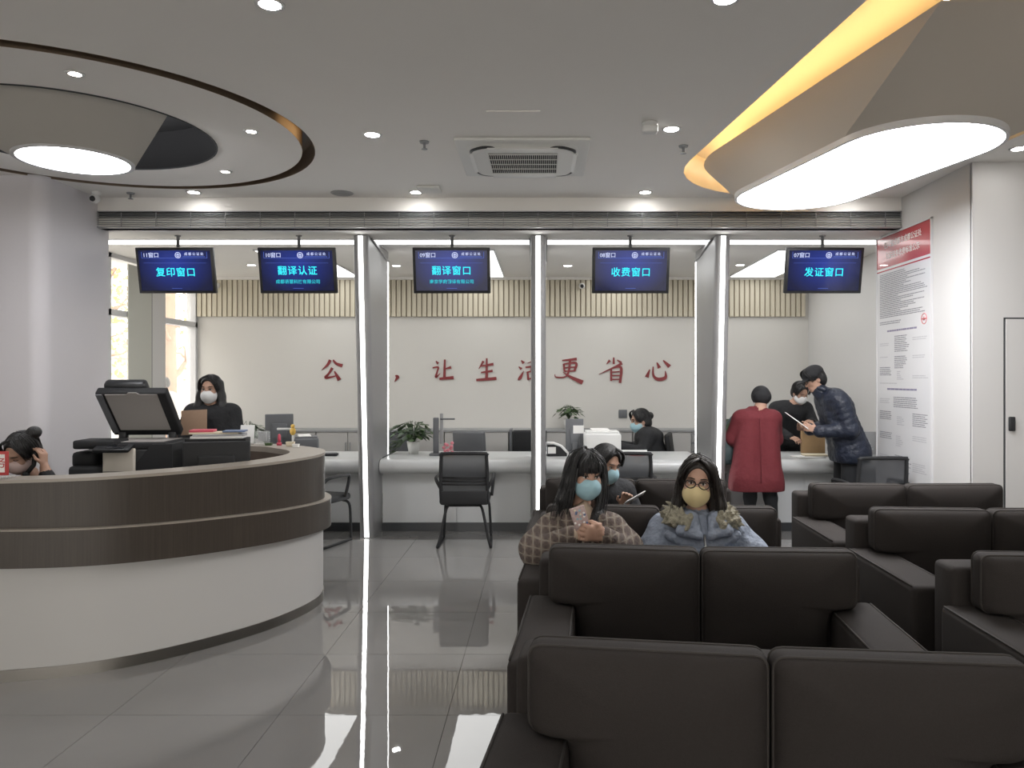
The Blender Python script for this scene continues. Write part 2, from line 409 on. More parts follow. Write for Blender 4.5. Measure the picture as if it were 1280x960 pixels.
# ------------------------------------------------------------------ ceiling features
# round feature over the reception desk: bronze groove, inner ring, black recess
b = B(); n = 96
ro, ri = circle(*RING, 1.53, n), circle(*RING, 1.44, n)
b.loft([(x, y, 3.258) for x, y in ro], [(x, y, 3.40) for x, y in ro], smooth=True)
b.loft([(x, y, 3.258) for x, y in ri], [(x, y, 3.40) for x, y in ri], smooth=True)
b.loft([(x, y, 3.40) for x, y in ro], [(x, y, 3.40) for x, y in ri]); struct('trim_ring_groove', b, 'bronze')
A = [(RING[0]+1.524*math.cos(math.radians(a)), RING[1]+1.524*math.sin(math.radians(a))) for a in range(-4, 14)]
tag(obj('groove_light', B().loft([(x, y, 3.272) for x, y in A], [(x, y, 3.39) for x, y in A], closed=False), 'groove_warm'), 'short warm light strip inside the bronze ceiling groove', 'light strip')  # glowing arc stands in for warm light falling on the groove wall
b = B(); HOLE = (-3.18, 5.22)
sheet(b, [circle(*RING, 1.44, 96), circle(*HOLE, .89, 72)], 3.26); struct('ceiling_ring', b, 'ceiling_paint')
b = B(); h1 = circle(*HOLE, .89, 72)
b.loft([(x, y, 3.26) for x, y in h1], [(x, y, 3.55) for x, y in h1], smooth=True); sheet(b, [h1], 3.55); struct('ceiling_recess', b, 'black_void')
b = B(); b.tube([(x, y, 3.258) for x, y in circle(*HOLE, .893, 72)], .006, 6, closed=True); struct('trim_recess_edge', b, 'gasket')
t = thing('drum_lamp', 'large round drum ceiling lamp with grey fabric skirt above the curved reception desk', 'ceiling lamp', (HOLE[0], HOLE[1], 3.08))
obj('diffuser', B().lathe([(.335, -.004), (.335, .02)], n=56, smooth=False), 'drum_light', t)
obj('rim', B().lathe([(.337, -.012), (.365, -.012), (.365, .03), (.337, .03), (.337, -.012)], n=56, cap=False), 'frame_alu', t)
for s in (0,):
    A = []; C = []
    for k in range(33):
        u = k/32; ab = math.radians(31+(-211-31)*u) if s == 0 else math.radians(40+100*u)
        at_ = math.radians(-23+(-157+23)*u) if s == 0 else math.radians(32+116*u)
        A.append((.365*math.cos(ab), .365*math.sin(ab), 0)); C.append((.885*math.cos(at_), .885*math.sin(at_), .205))
    obj('skirt', B().loft(A, C, closed=False, smooth=True), 'lamp_fabric', t)
# rounded lamp on the right with warm cove
b = B(); st = stadium(*STA, 1.03)
b.loft([(x, y, 3.26) for x, y in st], [(x, y, 3.52) for x, y in st], smooth=True); sheet(b, [st], 3.52); struct('ceiling_cove', b, 'skirt_paint')
t = thing('stadium_lamp', 'long rounded ceiling light panel with flared skirt and warm cove glow', 'ceiling lamp', (0, 0, 3.0))
LA, LB = (1.98, 5.9), (2.27, 4.67)
lp = stadium(LA, LB, .47, 24)
b = B(); sheet(b, [lp], -.004); b.loft([(x, y, -.004) for x, y in lp], [(x, y, .02) for x, y in lp]); obj('diffuser', b, 'panel_light', t)
l2 = stadium(LA, LB, .49, 24)
b = B(); b.loft([(x, y, -.008) for x, y in lp], [(x, y, -.008) for x, y in l2]); b.loft([(x, y, -.008) for x, y in l2], [(x, y, .03) for x, y in l2], smooth=True)
obj('rim', b, 'frame_alu', t)
# skirt: rounded at the far end, cut straight with hard corners at the near end
def far_arc(a, b_, r, n=24):
    a, b_ = Vector(a), Vector(b_); th = math.atan2(*(b_-a).yx); return [(a.x+r*math.cos(th+PI/2+PI*k/n), a.y+r*math.sin(th+PI/2+PI*k/n)) for k in range(n+1)]
NE = 3.46
tl = [(1.80+(3.52-1.80)*k/24, NE) for k in range(25)] + far_arc((2.2, 5.95), (2.62, 3.5), .93)
b = B(); b.loft([(x, y, .03) for x, y in l2], [(x, y, .30) for x, y in tl]); sk = obj('skirt', b, 'skirt_paint', t)
for p in sk.data.polygons: p.use_smooth = True
sk.data.set_sharp_from_angle(angle=.45)
cx, cy = 2.4, 4.8
b = B(); b.tube([(cx+(x-cx)*.88, cy+(y-cy)*.93, .34) for x, y in tl[24:]+tl[:1]], .016, 6); obj('cove_strip', b, 'cove_warm', t)
b = B(); sheet(b, [[(cx+(x-cx)*.99, cy+(y-cy)*.99) for x, y in tl]], .302); obj('top_board', b, 'skirt_paint', t)
# downlights
def downlight(x, y, z, label, group, m='spot_light', r=.048):
    t = thing('downlight', label, 'downlight', (x, y, z), 0, group)
    obj('trim_ring', B().lathe([(r, -.006), (r+.016, -.006), (r+.018, 0), (r, .0), (r, -.006)], n=24, cap=False), 'white_plastic', t)
    obj('lens', B().lathe([(r, -.003), (r*.6, -.007), (.004, -.008)], n=24), m, t)
for x, y in ((-1.21, 3.41), (.80, 3.36), (-1.16, 5.24), (.86, 5.12), (-1.13, 6.87), (.92, 6.87), (2.81, 6.84), (3.45, 5.56), (-3.12, 6.87), (-4.5, 3.4),
             (-3.2, 1.2), (-1.2, 1.2), (.8, 1.2), (2.8, 1.2), (-3.2, -1.4), (-1.2, -1.4), (.8, -1.4), (2.8, -1.4), (-3.2, -4.2), (-1.2, -4.2), (.8, -4.2), (2.8, -4.2)):  # unseen rows above and behind the camera, added for extra light
    downlight(x, y, 3.26, 'round white recessed downlight in the flat main ceiling', 'main ceiling downlights', 'spot_soft' if y > 6.5 or x > 3.3 else 'spot_light')
for x, y in ((-2.55, 4.19), (-1.96, 5.17), (-2.55, 6.18)):
    downlight(x, y, 3.26, 'small warm downlight in the ring around the drum lamp', 'ring downlights', 'spot_warm', .032)
for x, y in ((-3.56, 9.4), (-1.8, 9.46), (.31, 9.46), (2.42, 9.4)):
    downlight(x, y, 2.98, 'downlight in the office ceiling behind the hanging screens', 'office downlights', 'spot_office')
for k, x in enumerate((-2.8, -.83, 1.0, 2.85)):
    t = thing('office_light_panel', 'flat office ceiling light panel behind the window %s screen' % ('ten', 'nine', 'eight', 'seven')[k], 'light panel', (x, 9.35, 2.98))
    obj('frame', B().b2(-.32, .32, -1.08, 1.08, -.012, 0), 'frame_alu', t); obj('diffuser', B().b2(-.30, .30, -1.06, 1.06, -.016, -.011), 'office_panel', t)
# linear light set in the soffit over the counters
t = thing('soffit_light', 'long white linear light set in the soffit above the service counters', 'linear light', (0, 7.79, 2.98))
obj('channel', B().b2(-4.75, 3.66, -.13, .13, -.006, 0), 'frame_alu', t); obj('diffuser', B().b2(-4.74, 3.65, -.105, .105, -.012, -.005), 'cove_white', t)
# air grille along the bulkhead
t = thing('air_grille', 'long dark linear air grille along the bulkhead above the hanging screens', 'air grille', (0, 7.08, 2.985))
obj('backing', B().b2(-4.3, 3.6, .022, .03, 0, .147), 'grille_dark', t)
b = B(); b.b2(-4.3, 3.6, -.012, .03, -.004, .006); b.b2(-4.3, 3.6, -.012, .03, .141, .149); obj('frame', b, 'grille_metal', t)
me = B().b2(-4.3, 3.6, -.008, .022, -.0022, .0022).mesh('bar')
for i in range(6): o = link('bar', me, 'grille_metal', t); o.location = (0, 0, .026+i*.0195)
me = B().b2(-.002, .002, -.009, .0, 0, .147).mesh('divider')
for i in range(25): o = link('divider', me, 'grille_metal', t); o.location = (-4.2+i*.32, 0, 0)
# air conditioner cassette
t = thing('ceiling_cassette', 'square white ceiling air conditioner cassette with dark intake grille', 'air conditioner', (-.14, 5.77, 3.26))
b = B(); b.box((0, 0, -.012), (.95, .95, .024), .008); obj('frame', b, 'ac_plastic', t)
pts = []
for k in range(64):
    a = 2*PI*k/64; c, s_ = math.cos(a), math.sin(a); e = .30
    pts.append((.40*math.copysign(abs(c)**e, c), .40*math.copysign(abs(s_)**e, s_)))
b = B(); b.loft([(x, y, -.024) for x, y in pts], [(x*.9, y*.9, -.052) for x, y in pts], smooth=True); sheet(b, [[(x*.9, y*.9) for x, y in pts]], -.052); pan = obj('panel', b, 'ac_plastic', t)
obj('intake', B().b2(-.25, .25, -.25, .25, -.056, -.050), 'grille_dark', t)
me = B().b2(-.0014, .0014, -.25, .25, -.060, -.056).mesh('grille_bar')
for i in range(34): o = link('grille_bar', me, 'ac_plastic', t); o.location = (-.247+i*.01497, 0, 0)
me = B().b2(-.25, .25, -.0025, .0025, -.061, -.055).mesh('grille_rib')
for i in range(5): o = link('grille_rib', me, 'ac_plastic', t); o.location = (0, -.25+i*.125, 0)
for k in range(4):
    R = Matrix.Rotation(k*PI/2, 4, 'Z'); b = B(); b.M = R; b.box((0, -.365, -.047), (.50, .055, .01), .004, rot=(.35, 0, 0)); obj('louvre', b, 'white_plastic', t)
    b = B(); b.M = R; P = [(.235+.14*math.cos(a), -.235-.14*math.sin(a)) for a in (math.radians(d) for d in range(-20, 111, 10))]
    P = [(x, y, -.040) for x, y in P]; b.tube(P, [.004+.010*math.sin(PI*i/(len(P)-1)) for i in range(len(P))], 6); obj('slot', b, 'black_plastic', t)
tag(obj('ceiling_hatch', B().b2(-.35, -.015, 4.77, 5.09, 3.252, 3.262), 'ceiling_paint'), 'flush square hatch in the ceiling beside the air conditioner', 'hatch')
tag(obj('ceiling_speaker', B().lathe([(.10, .0), (.10, -.006), (.085, -.012), (.003, -.012)], (-1.8, 6.9, 3.26), 28), 'grey_plastic'), 'round flush grey ceiling speaker in front of the air grille', 'speaker')
tag(obj('access_point', B().box((-.99, 6.72, 3.247), (.2, .2, .026), .01), 'ac_plastic'), 'flat white wireless access point on the ceiling by the grille', 'access point')
t = thing('motion_sensor', 'small white boxy detector hanging from the ceiling', 'detector', (.70, 5.0, 3.26))
obj('base', B().lathe([(.05, 0), (.05, -.02)], n=20), 'white_plastic', t); obj('body', B().box((.0, 0, -.045), (.10, .07, .05), .012), 'white_plastic', t)
for k, (x, y) in enumerate(((-.83, 5.4), (1.01, 5.5), (-3.7, 6.9), (-3.2, 9.6))):
    t = thing('sprinkler', 'small metal fire sprinkler hanging from the %s' % ('ceiling left of the air conditioner', 'ceiling beside the warm cove', 'ceiling near the white column', 'office ceiling by the windows')[k], 'sprinkler', (x, y, 3.26 if y < 7 else 2.98))
    obj('escutcheon', B().lathe([(.035, 0), (.03, -.012), (.012, -.014)], n=16), 'grille_metal', t)
    obj('stem', B().lathe([(.009, -.01), (.009, -.05), (.022, -.052), (.022, -.056)], n=12), 'grille_metal', t)
def cctv(x, y, z, label, up=1):
    t = thing('security_camera', label, 'camera', (x, y, z))
    obj('mount', B().lathe([(.04, 0), (.04, -.03), (.02, -.045)], n=16) if up else B().box((0, .03, 0), (.05, .03, .05), .01), 'white_plastic', t)
    h = obj('housing', B().ell((0, -.02, -.07 if up else -.02), (.042, .05, .042)), 'white_plastic', t); obj('lens', B().ell((0, -.055, -.075 if up else -.025), (.026, .022, .026)), 'black_plastic', h)
cctv(-3.98, 6.85, 3.26, 'white security camera under the ceiling beside the column')
cctv(.54, 10.5, 2.87, 'small security camera on the timber slats beside the window 08 screen', 0)
cctv(-4.45, 10.5, 2.87, 'small security camera on the timber slats by the windows', 0)
# ------------------------------------------------------------------ lit metal fins between the counters
for k, x in enumerate((-1.75, -.04, 1.74)):
    t = thing('light_fin', ('grey metal fin with a vertical light strip nearest the reception desk', 'middle grey metal fin with vertical light strip', 'grey metal fin with vertical light strip beside the red coat')[k], 'light column', (x, 0, 0), 0, 'lit fins between the counters')
    P = [(7.65, 0), (7.38, 2.966), (8.36, 2.966), (8.36, .765), (8.02, .765), (8.02, 0)]
    n = 5; b = B()
    # rounded nose
    prof = [(-.073, .07), (-.072, .03), (-.062, .008), (-.022, 0), (.022, 0), (.062, .008), (.072, .03), (.073, .07)]
    b.loft([(px, 7.65+py, 0) for px, py in prof], [(px, 7.38+py, 2.966) for px, py in prof], closed=False, smooth=True)
    for s in (-.073, .073): b._add([(s, 7.72, 0), (s, 8.02, 0), (s, 8.02, .765), (s, 8.36, .765), (s, 8.36, 2.966), (s, 7.45, 2.966)], [[0, 1, 2, 3, 4, 5]])
    b._add([(-.073, 8.36, .765), (.073, 8.36, .765), (.073, 8.36, 2.966), (-.073, 8.36, 2.966)], [[0, 1, 2, 3]])
    obj('body', b, 'fin_metal', t)
    b = B(); b.loft([(-.021, 7.647, .01), (.021, 7.647, .01)], [(-.021, 7.378, 2.962), (.021, 7.378, 2.962)], closed=False); obj('front_strip', b, 'strip_light', t)
    for s in (-1, 1):
        b = B(); b.b2(min(s*.073, s*.0755), max(s*.073, s*.0755), 8.325, 8.36, .77, 2.85); obj('rear_strip', b, 'strip_light', t)
        b = B(); b.tube([(s*.08, 7.50, 2.955), (s*.08, 8.34, 2.86)], .012, 6); obj('brace', b, 'fin_metal', t)
# ------------------------------------------------------------------ service counters
for k, (x0, x1) in enumerate(((-4.4, -1.83), (-1.67, -.12), (.04, 1.66), (1.82, 3.66))):
    t = thing('service_counter', ('white service counter with rounded edge beside the curved reception desk', 'white service counter with rounded edge behind the empty mesh chair', 'white service counter with rounded edge in front of the seated clerk', 'white service counter with rounded edge where the couple stand')[k], 'counter', ((x0+x1)/2, 0, 0), 0, 'service counters')
    h = (x1-x0)/2
    prof = [(8.8, .755), (7.95, .755)] + [(7.93-.07*math.sin(a), .683+.072*math.cos(a)) for a in [i*PI/8 for i in range(9)]] + [(8.02, .612), (8.8, .70)]
    o = obj('worktop', B().prism(prof, -h, h, 'x', True), 'counter_white', t)
    for p in o.data.polygons: p.use_smooth = p.center.y < 7.97 and abs(p.normal.x) < .5
    nb = 2 if h < 1 else 3
    for i in range(nb): obj('front_panel', B().b2(-h+2*h*i/nb+.002, -h+2*h*(i+1)/nb-.002, 8.02, 8.05, .088, .612), 'counter_white', t)
    obj('kick_plate', B().b2(-h, h, 8.0, 8.05, 0, .088), 'kick_dark', t)
    for s in (-h+.015, h-.015): obj('side_panel', B().b2(s-.015, s+.015, 8.05, 8.78, 0, .70), 'counter_white', t)
# ------------------------------------------------------------------ low cabinets along the back wall
spots = [(-4.72+i*.854, .854) for i in range(5)] + [(-.40+i*.80, .80) for i in range(5)]
for i, (x, w) in enumerate(spots):
    t = thing('low_cabinet', 'white two door low cabinet standing along the back wall under the lettering', 'cabinet', (x+w/2, 10.6, 0), 0, 'back wall cabinets')
    h = w/2-.004
    obj('body', B().b2(-h, h, -.38, -.005, .06, .88), 'white_panel', t); obj('plinth', B().b2(-h, h, -.36, -.02, 0, .06), 'kick_dark', t)
    for s in (-1, 1):
        d = obj('door', B().b2(min(0, s*h)+.004, max(0, s*h)-.004, -.40, -.38, .07, .87), 'white_panel', t)
        obj('handle', B().b2(s*.03-.005, s*.03+.005, -.415, -.40, .62, .74), 'grey_plastic', d)
t = tag(obj('cabinet_top', B().b2(-4.73, -.44, 10.19, 10.595, .88, .905), 'grey_plastic'), 'thin grey top lying over the cabinets nearest the windows', 'worktop')
t = tag(obj('cabinet_top', B().b2(-.40, 3.61, 10.19, 10.595, .88, .905), 'grey_plastic'), 'thin grey top lying over the cabinets behind the seated clerk', 'worktop')
tag(obj('filler_post', B().b2(-.44, -.405, 10.2, 10.59, 0, .905), 'mid_plastic'), 'dark vertical filler between the two runs of low cabinets', 'filler')  # dark strip stands in for the darkness of the open gap between cabinets
b = B(); b.box((1.11, 10.592, 1.10), (.115, .014, .115), .006); tag(obj('wall_socket', b, 'mid_plastic'), 'dark square socket plate on the back wall beside the seated clerk', 'socket')
b = B(); b.box((3.655, 7.93, 1.28), (.02, .07, .12), .005); t = tag(obj('thermostat', b, 'white_plastic'), 'small white wall control with dark display beside the notice board', 'thermostat')
obj('display', B().b2(3.642, 3.646, 7.905, 7.955, 1.285, 1.33), 'black_plastic', t)
# ------------------------------------------------------------------ red brush lettering on the back wall
SPEECH = [[(.20, .93, .03), (.30, .80, .10)], [(.04, .60, .05), (.30, .63, .07), (.25, .40, .06), (.20, .16, .08), (.40, .34, .01)]]
GLYPH = {
 '公': [[(.42, .98, .10), (.30, .75, .09), (.02, .50, .015)], [(.56, .98, .05), (.72, .80, .09), (1.0, .70, .13)], [(.52, .60, .10), (.36, .34, .07), (.20, .14, .10), (.50, .17, .06), (.80, .26, .03)], [(.62, .44, .04), (.86, .02, .15)]],
 '证': SPEECH + [[(.45, .85, .06), (.92, .90, .09)], [(.68, .88, .07), (.66, .12, .08)], [(.68, .52, .05), (.88, .55, .08)], [(.50, .55, .07), (.48, .14, .07)], [(.36, .10, .09), (.99, .13, .10)]],
 '，': [[(.40, .24, .05), (.50, .16, .12), (.36, -.06, .015)]],
 '让': SPEECH + [[(.62, 1.0, .06), (.60, .15, .10)], [(.62, .55, .04), (.92, .63, .10)], [(.36, .08, .09), (1.04, .14, .12)]],
 '生': [[(.36, .92, .09), (.14, .55, .02)], [(.22, .68, .05), (.84, .78, .10)], [(.24, .38, .05), (.80, .46, .09)], [(.52, 1.06, .06), (.51, .06, .11)], [(.02, .02, .09), (.98, .10, .12)]],
 '活': [[(.14, .96, .03), (.26, .82, .12)], [(.02, .66, .03), (.16, .54, .11)], [(-.02, .02, .03), (.10, .14, .12), (.26, .46, .01)], [(.90, 1.0, .09), (.44, .82, .02)], [(.34, .62, .06), (1.0, .72, .10)], [(.66, .90, .06), (.62, .42, .09)], [(.44, .42, .07), (.48, .02, .08)], [(.44, .40, .05), (.90, .45, .09), (.82, .04, .08)], [(.48, .08, .05), (.82, .11, .06)]],
 '更': [[(.18, .95, .05), (.88, 1.02, .11)], [(.26, .80, .08), (.30, .42, .07)], [(.26, .78, .05), (.84, .83, .09), (.76, .44, .08)], [(.30, .61, .04), (.78, .64, .06)], [(.31, .44, .05), (.76, .46, .06)], [(.56, .98, .09), (.50, .46, .08), (.34, .18, .06), (-.10, .16, .05), (-.16, .30, .02)], [(.22, .40, .02), (.60, .16, .10), (1.16, -.10, .17)]],
 '省': [[(.54, 1.1, .05), (.54, .78, .09)], [(.36, .96, .10), (.20, .78, .02)], [(.70, .98, .03), (.90, .84, .10)], [(.94, .82, .09), (.55, .62, .07), (-.16, .30, .015)], [(.42, .58, .07), (.42, -.02, .08)], [(.42, .57, .05), (.88, .62, .10), (.84, -.12, .09)], [(.44, .40, .05), (.82, .42, .05)], [(.44, .23, .05), (.82, .24, .05)], [(.42, .05, .05), (.82, .06, .05)]],
 '心': [[(.16, .52, .04), (.02, .16, .14)], [(.32, .66, .04), (.34, .24, .08), (.56, .06, .13), (.90, .14, .12), (.90, .46, .02)], [(.50, .86, .04), (.62, .60, .13)], [(.80, .96, .04), (1.10, .66, .15)]]}
def brush(strokes, size):
    b = B()
    for si, st_ in enumerate(strokes):
        C = spline([(x, y, w) for x, y, w in st_], 6); L, R = [], []
        for i, p in enumerate(C):
            a, c = C[max(i-1, 0)], C[min(i+1, len(C)-1)]; t = Vector((c.x-a.x, c.y-a.y))
            t = t.normalized() if t.length > 1e-6 else Vector((1, 0)); nn = Vector((-t.y, t.x))*max(p.z*1.3, .016)*.5
            L.append(((p.x+nn.x)*size, (p.y+nn.y)*size)); R.append(((p.x-nn.x)*size, (p.y-nn.y)*size))
        y0 = -.012-.0006*si; Q = L+R[::-1]; m = len(L)
        V = [(x, y0, z) for x, z in L]+[(x, y0, z) for x, z in R]; b._add(V, [[i, i+1, m+i+1, m+i] for i in range(m-1)])
        n = len(Q); b.loft([(x, y0, z) for x, z in Q], [(x, -.0005, z) for x, z in Q])
    return b
sg = thing('wall_lettering', 'row of raised red brush script characters across the back wall', 'lettering', (0, 10.6, 1.56))
for ch, px in zip('公证，让生活更省心', (415, 466, 497, 553, 608, 661, 711, 766, 821)):
    o = obj('character', brush(GLYPH[ch], .29), 'letter_red', sg); o.location = ((px-678)*10.6/960-.145, 0, 0)
# ------------------------------------------------------------------ hanging screens
RX = math.radians(11.5)
for x, no, title, sub in ((-3.54, '11', '复印窗口', ''), (-2.365, '10', '翻译认证', '成都语慧科技有限公司'), (-.877, '09', '翻译窗口', '南京学府翻译有限公司'), (.854, '08', '收费窗口', ''), (2.72, '07', '发证窗口', '')):
    t = thing('hanging_screen', 'black hanging screen with the cyan sign of %s' % {'11': 'window eleven, for copying', '10': 'window ten, for certified translation', '09': 'window nine, for translation', '08': 'window eight, for payment', '07': 'window seven, for issuing certificates'}[no], 'screen', (x, 7.46, 2.98), 0, 'window number screens')
    obj('pole', B().lathe([(.03, 0), (.03, -.012), (.016, -.014), (.016, -.30)], n=14), 'fin_metal', t)
    bd = obj('body', B().box((0, .012, 0), (.745, .045, .44), .006), 'black_plastic', t); bd.location = (0, -.035, -.345); bd.rotation_euler = (RX, 0, 0)
    obj('screen', B().b2(-.345, .345, -.0128, -.010, -.193, .193), 'tv_screen', bd)
    obj('bracket', B().box((0, .05, .05), (.16, .05, .12), .005), 'black_plastic', bd)
    R = (PI/2, 0, 0); y = -.0135
    b = B(); b.b2(-.315, .315, y, y+.001, .118, .1205); b.b2(-.30, .30, y, y+.001, .072, .0735); b.b2(-.05, .05, y, y+.001, -.172, -.169)
    for s in (-.315, .312): b.b2(s, s+.003, y, y+.001, .118, .178)
    obj('divider_lines', b, 'tv_line', bd)
    text('window_number', no+'窗口', .052, 'tv_white', bd, (-.225, y, .145), R, 1.0, .0003)
    b = B(); cx, cz = .035, .147
    b.tube([(cx+.026*math.cos(a), y, cz+.026*math.sin(a)) for a in [2*PI*i/24 for i in range(24)]], .0032, 4, closed=True)
    for p in ([(-.016, -.004), (0, .016), (.016, -.004)], [(0, .016), (0, -.022)], [(-.014, -.012), (.014, -.012)], [(-.02, .002), (.02, .002)]):
        b.tube([(cx+u, y, cz+v) for u, v in p], .0024, 4)
    obj('emblem', b, 'tv_white', bd)
    text('office_name', '成都公证处', .031, 'tv_white', bd, (.19, y, .157), R, 1.5, .0002)
    obj('name_underline', B().b2(.08, .295, y, y+.001, .131, .135), 'tv_line', bd)
    text('service_title', title, .092, 'tv_cyan', bd, (0, y, -.02 if not sub else -.005), R, 1.12, .0007)
    if sub: text('company_name', sub, .042, 'tv_teal', bd, (0, y, -.108), R, 1.05, .0005)
# ------------------------------------------------------------------ notice board on the right wall
t = thing('notice_board', 'tall white notice board with red header hanging on the right wall', 'notice board', (3.31, 6.515, 0))
Wd = 1.05
obj('panel', B().b2(-.012, 0, 0, Wd, .55, 2.95), 'board_white', t)
obj('header', B().b2(-.0135, -.012, 0, Wd, 2.655, 2.95), 'board_red', t); obj('header_rule', B().b2(-.0137, -.012, 0, Wd, 2.62, 2.632), 'board_red', t)
b = B()
for y0, y1, z0, z1 in ((-.012, 0, .54, 2.96), (Wd, Wd+.012, .54, 2.96), (-.012, Wd+.012, .54, .552), (-.012, Wd+.012, 2.95, 2.962)): b.b2(-.02, 0, y0, y1, z0, z1)
obj('frame', b, 'frame_alu', t)
R = (PI/2, 0, -PI/2)
text('header_text', '四川省成都市成都公证处', .066, 'paper', t, (-.0142, Wd/2, 2.865), R, 1.0, .0006, .0003)
text('header_text', '公证服务收费标准公示', .066, 'paper', t, (-.0142, Wd/2, 2.755), R, 1.0, .0006, .0003)
rnd = random.Random(4)
def lines(y0, y1, z, n, dz, short=.5, thick=.012, m='print_grey'):
    b = B()
    for i in range(n):
        e = y0+(y1-y0)*rnd.uniform(short, 1); q = y1+y0-y0; a = y0
        while a < e-.004:
            w = rnd.uniform(.02, .09); bw = min(a+w, e)
            b._add([(-.0125, Wd-a, z-i*dz), (-.0125, Wd-bw, z-i*dz), (-.0125, Wd-bw, z-i*dz-thick), (-.0125, Wd-a, z-i*dz-thick)], [[0, 1, 2, 3]]); a = bw+.004
    return obj('print_lines', b, m, t)
lines(.06, 1.0, 2.595, 25, .0172, .4, .0085); lines(.06, .5, 2.135, 2, .018, .8, .008)
b = B(); SZ = 2.11
b.tube([(-.0126, .12+.045*math.cos(a), SZ+.045*math.sin(a)) for a in [2*PI*i/24 for i in range(24)]], .004, 4, closed=True); b.tube([(-.0126, .16, SZ), (-.0126, .08, SZ)], .006, 4)
b.tube([(-.0126, .12+.02*math.cos(a), SZ+.02*math.sin(a)) for a in [PI/2+4*PI*i/5 for i in range(5)]], .003, 4, closed=True); obj('round_stamp', b, 'stamp_red', t)
for z in (2.05, 1.50): lines(.22, .80, z, 1, .03, 1, .016, 'print_purple')
for y0, y1, z, n, sh_, m in ((.37, .66, 1.99, 9, .7, 0), (.37, .62, 1.80, 7, .7, 0), (.06, .32, 1.93, 2, .6, 1), (.72, .98, 1.96, 2, .7, 1), (.72, .95, 1.80, 2, .7, 1), (.06, .3, 1.80, 1, .7, 1), (.06, .33, 1.70, 5, .8, 0), (.42, .6, 1.66, 5, .3, 1), (.72, 1.0, 1.62, 2, .8, 1), (.06, .42, 1.55, 1, 1, 1),
                          (.06, .3, 1.40, 3, .5, 1), (.35, .82, 1.42, 6, .9, 0), (.72, 1.0, 1.28, 7, .8, 0), (.06, .32, 1.28, 5, .9, 0), (.42, .62, 1.24, 5, .4, 1), (.06, .32, 1.08, 4, .9, 0), (.40, .62, 1.06, 6, .4, 1), (.72, 1.0, 1.08, 3, .8, 1), (.38, .70, .88, 9, .6, 0), (.06, .3, .86, 7, .5, 1), (.72, .98, .84, 5, .7, 1), (.06, .4, .66, 3, .8, 1)):
    lines(y0, y1, z, n, .0175, sh_, .008, ('print_grey', 'print_pale')[m])
# ------------------------------------------------------------------ curved reception desk
outer = spline([(-4.75, 4.55), (-4.35, 4.25), (-3.9, 4.08), (-3.2, 3.97), (-2.85, 4.02), (-2.45, 4.14), (-2.13, 4.37), (-1.84, 4.70), (-1.66, 5.02), (-1.565, 5.4), (-1.64, 5.75), (-1.87, 6.03), (-2.13, 6.21), (-2.39, 6.29), (-2.62, 6.31)], 6)
inn = spline([(-4.62, 4.72), (-4.25, 4.44), (-3.85, 4.27), (-3.2, 4.15), (-2.9, 4.19), (-2.56, 4.29), (-2.28, 4.5), (-2.0, 4.82), (-1.86, 5.08), (-1.80, 5.4), (-1.87, 5.66), (-2.03, 5.85), (-2.2, 6.0), (-2.42, 6.07), (-2.62, 6.09)], 6)
def offs(L, d):
    out = []
    for i, p in enumerate(L):
        a, c = L[max(i-1, 0)], L[min(i+1, len(L)-1)]; t = (c-a).normalized(); out.append(Vector((p.x+t.y*d, p.y-t.x*d)))
    return out
nO = len(outer)
dk = thing('reception_desk', 'curved reception desk with dark wood bands, white body and steel plinth', 'reception desk', (0, 0, 0))
def band(name, lo, hi, d_out, d_in, m, seg=1):
    """a curved wall strip between two height functions of the arc parameter"""
    O, I = offs(outer, d_out), offs(outer, d_in)
    for k in range(seg):
        i0, i1 = k*(nO-1)//seg, (k+1)*(nO-1)//seg; b = B(); rng = range(i0, i1+1)
        ring = [(O, lo), (O, hi), (I, hi), (I, lo)]
        for q in range(4):
            (A, za), (C, zc) = ring[q], ring[(q+1) % 4]
            b.loft([(A[i].x, A[i].y, za(i/(nO-1))) for i in rng], [(C[i].x, C[i].y, zc(i/(nO-1))) for i in rng], closed=False, smooth=True)
        for i in (i0, i1):
            b._add([(A[i].x, A[i].y, z(i/(nO-1))) for A, z in ring], [[0, 1, 2, 3]])
        o = obj(name, b, m, dk)
        o.data.set_sharp_from_angle(angle=.6)
step = lambda u: .845-.20*max(0, u-.10) if u < .70 else .725
low = lambda u: .645-.20*max(0, u-.10) if u < .70 else .525
band('steel_plinth', lambda u: 0, lambda u: .062, -.006, -.06, 'steel')
band('white_body', lambda u: .062, low, -.012, -.06, 'white_panel', 1)
band('wood_band', low, step, .045, -.05, 'dark_wood', 5)
band('wood_band', step, lambda u: 1.045, 0, -.05, 'dark_wood', 5)
band('edge_trim', lambda u: step(u)-.006, lambda u: step(u)+.001, .0465, .0, 'rim_stone')  # pale strip painted in as the highlight along the ledge of the lower band
b = B()
A, C = offs(outer, .004), inn
b.loft([(p.x, p.y, 1.062) for p in A], [(p.x, p.y, 1.062) for p in C], closed=False)
b.loft([(p.x, p.y, 1.045) for p in A], [(p.x, p.y, 1.062) for p in A], closed=False, smooth=True)
b.loft([(p.x, p.y, 1.02) for p in C], [(p.x, p.y, 1.062) for p in C], closed=False, smooth=True)
b.loft([(p.x, p.y, 1.045) for p in offs(outer, -.05)], [(p.x, p.y, 1.02) for p in C], closed=False); obj('rim_top', b, 'rim_stone', dk)
b = B(); I2 = offs(inn, 0)
b.loft([(p.x, p.y, .74) for p in I2], [(p.x, p.y, 1.022) for p in I2], closed=False, smooth=True); obj('inner_fascia', b, 'inner_wood', dk)
b = B(); J = [Vector((p.x+(-3.2-p.x)*.24, p.y+(5.45-p.y)*.24)) for p in inn]
q1, q2 = offs(inn, -.0), J
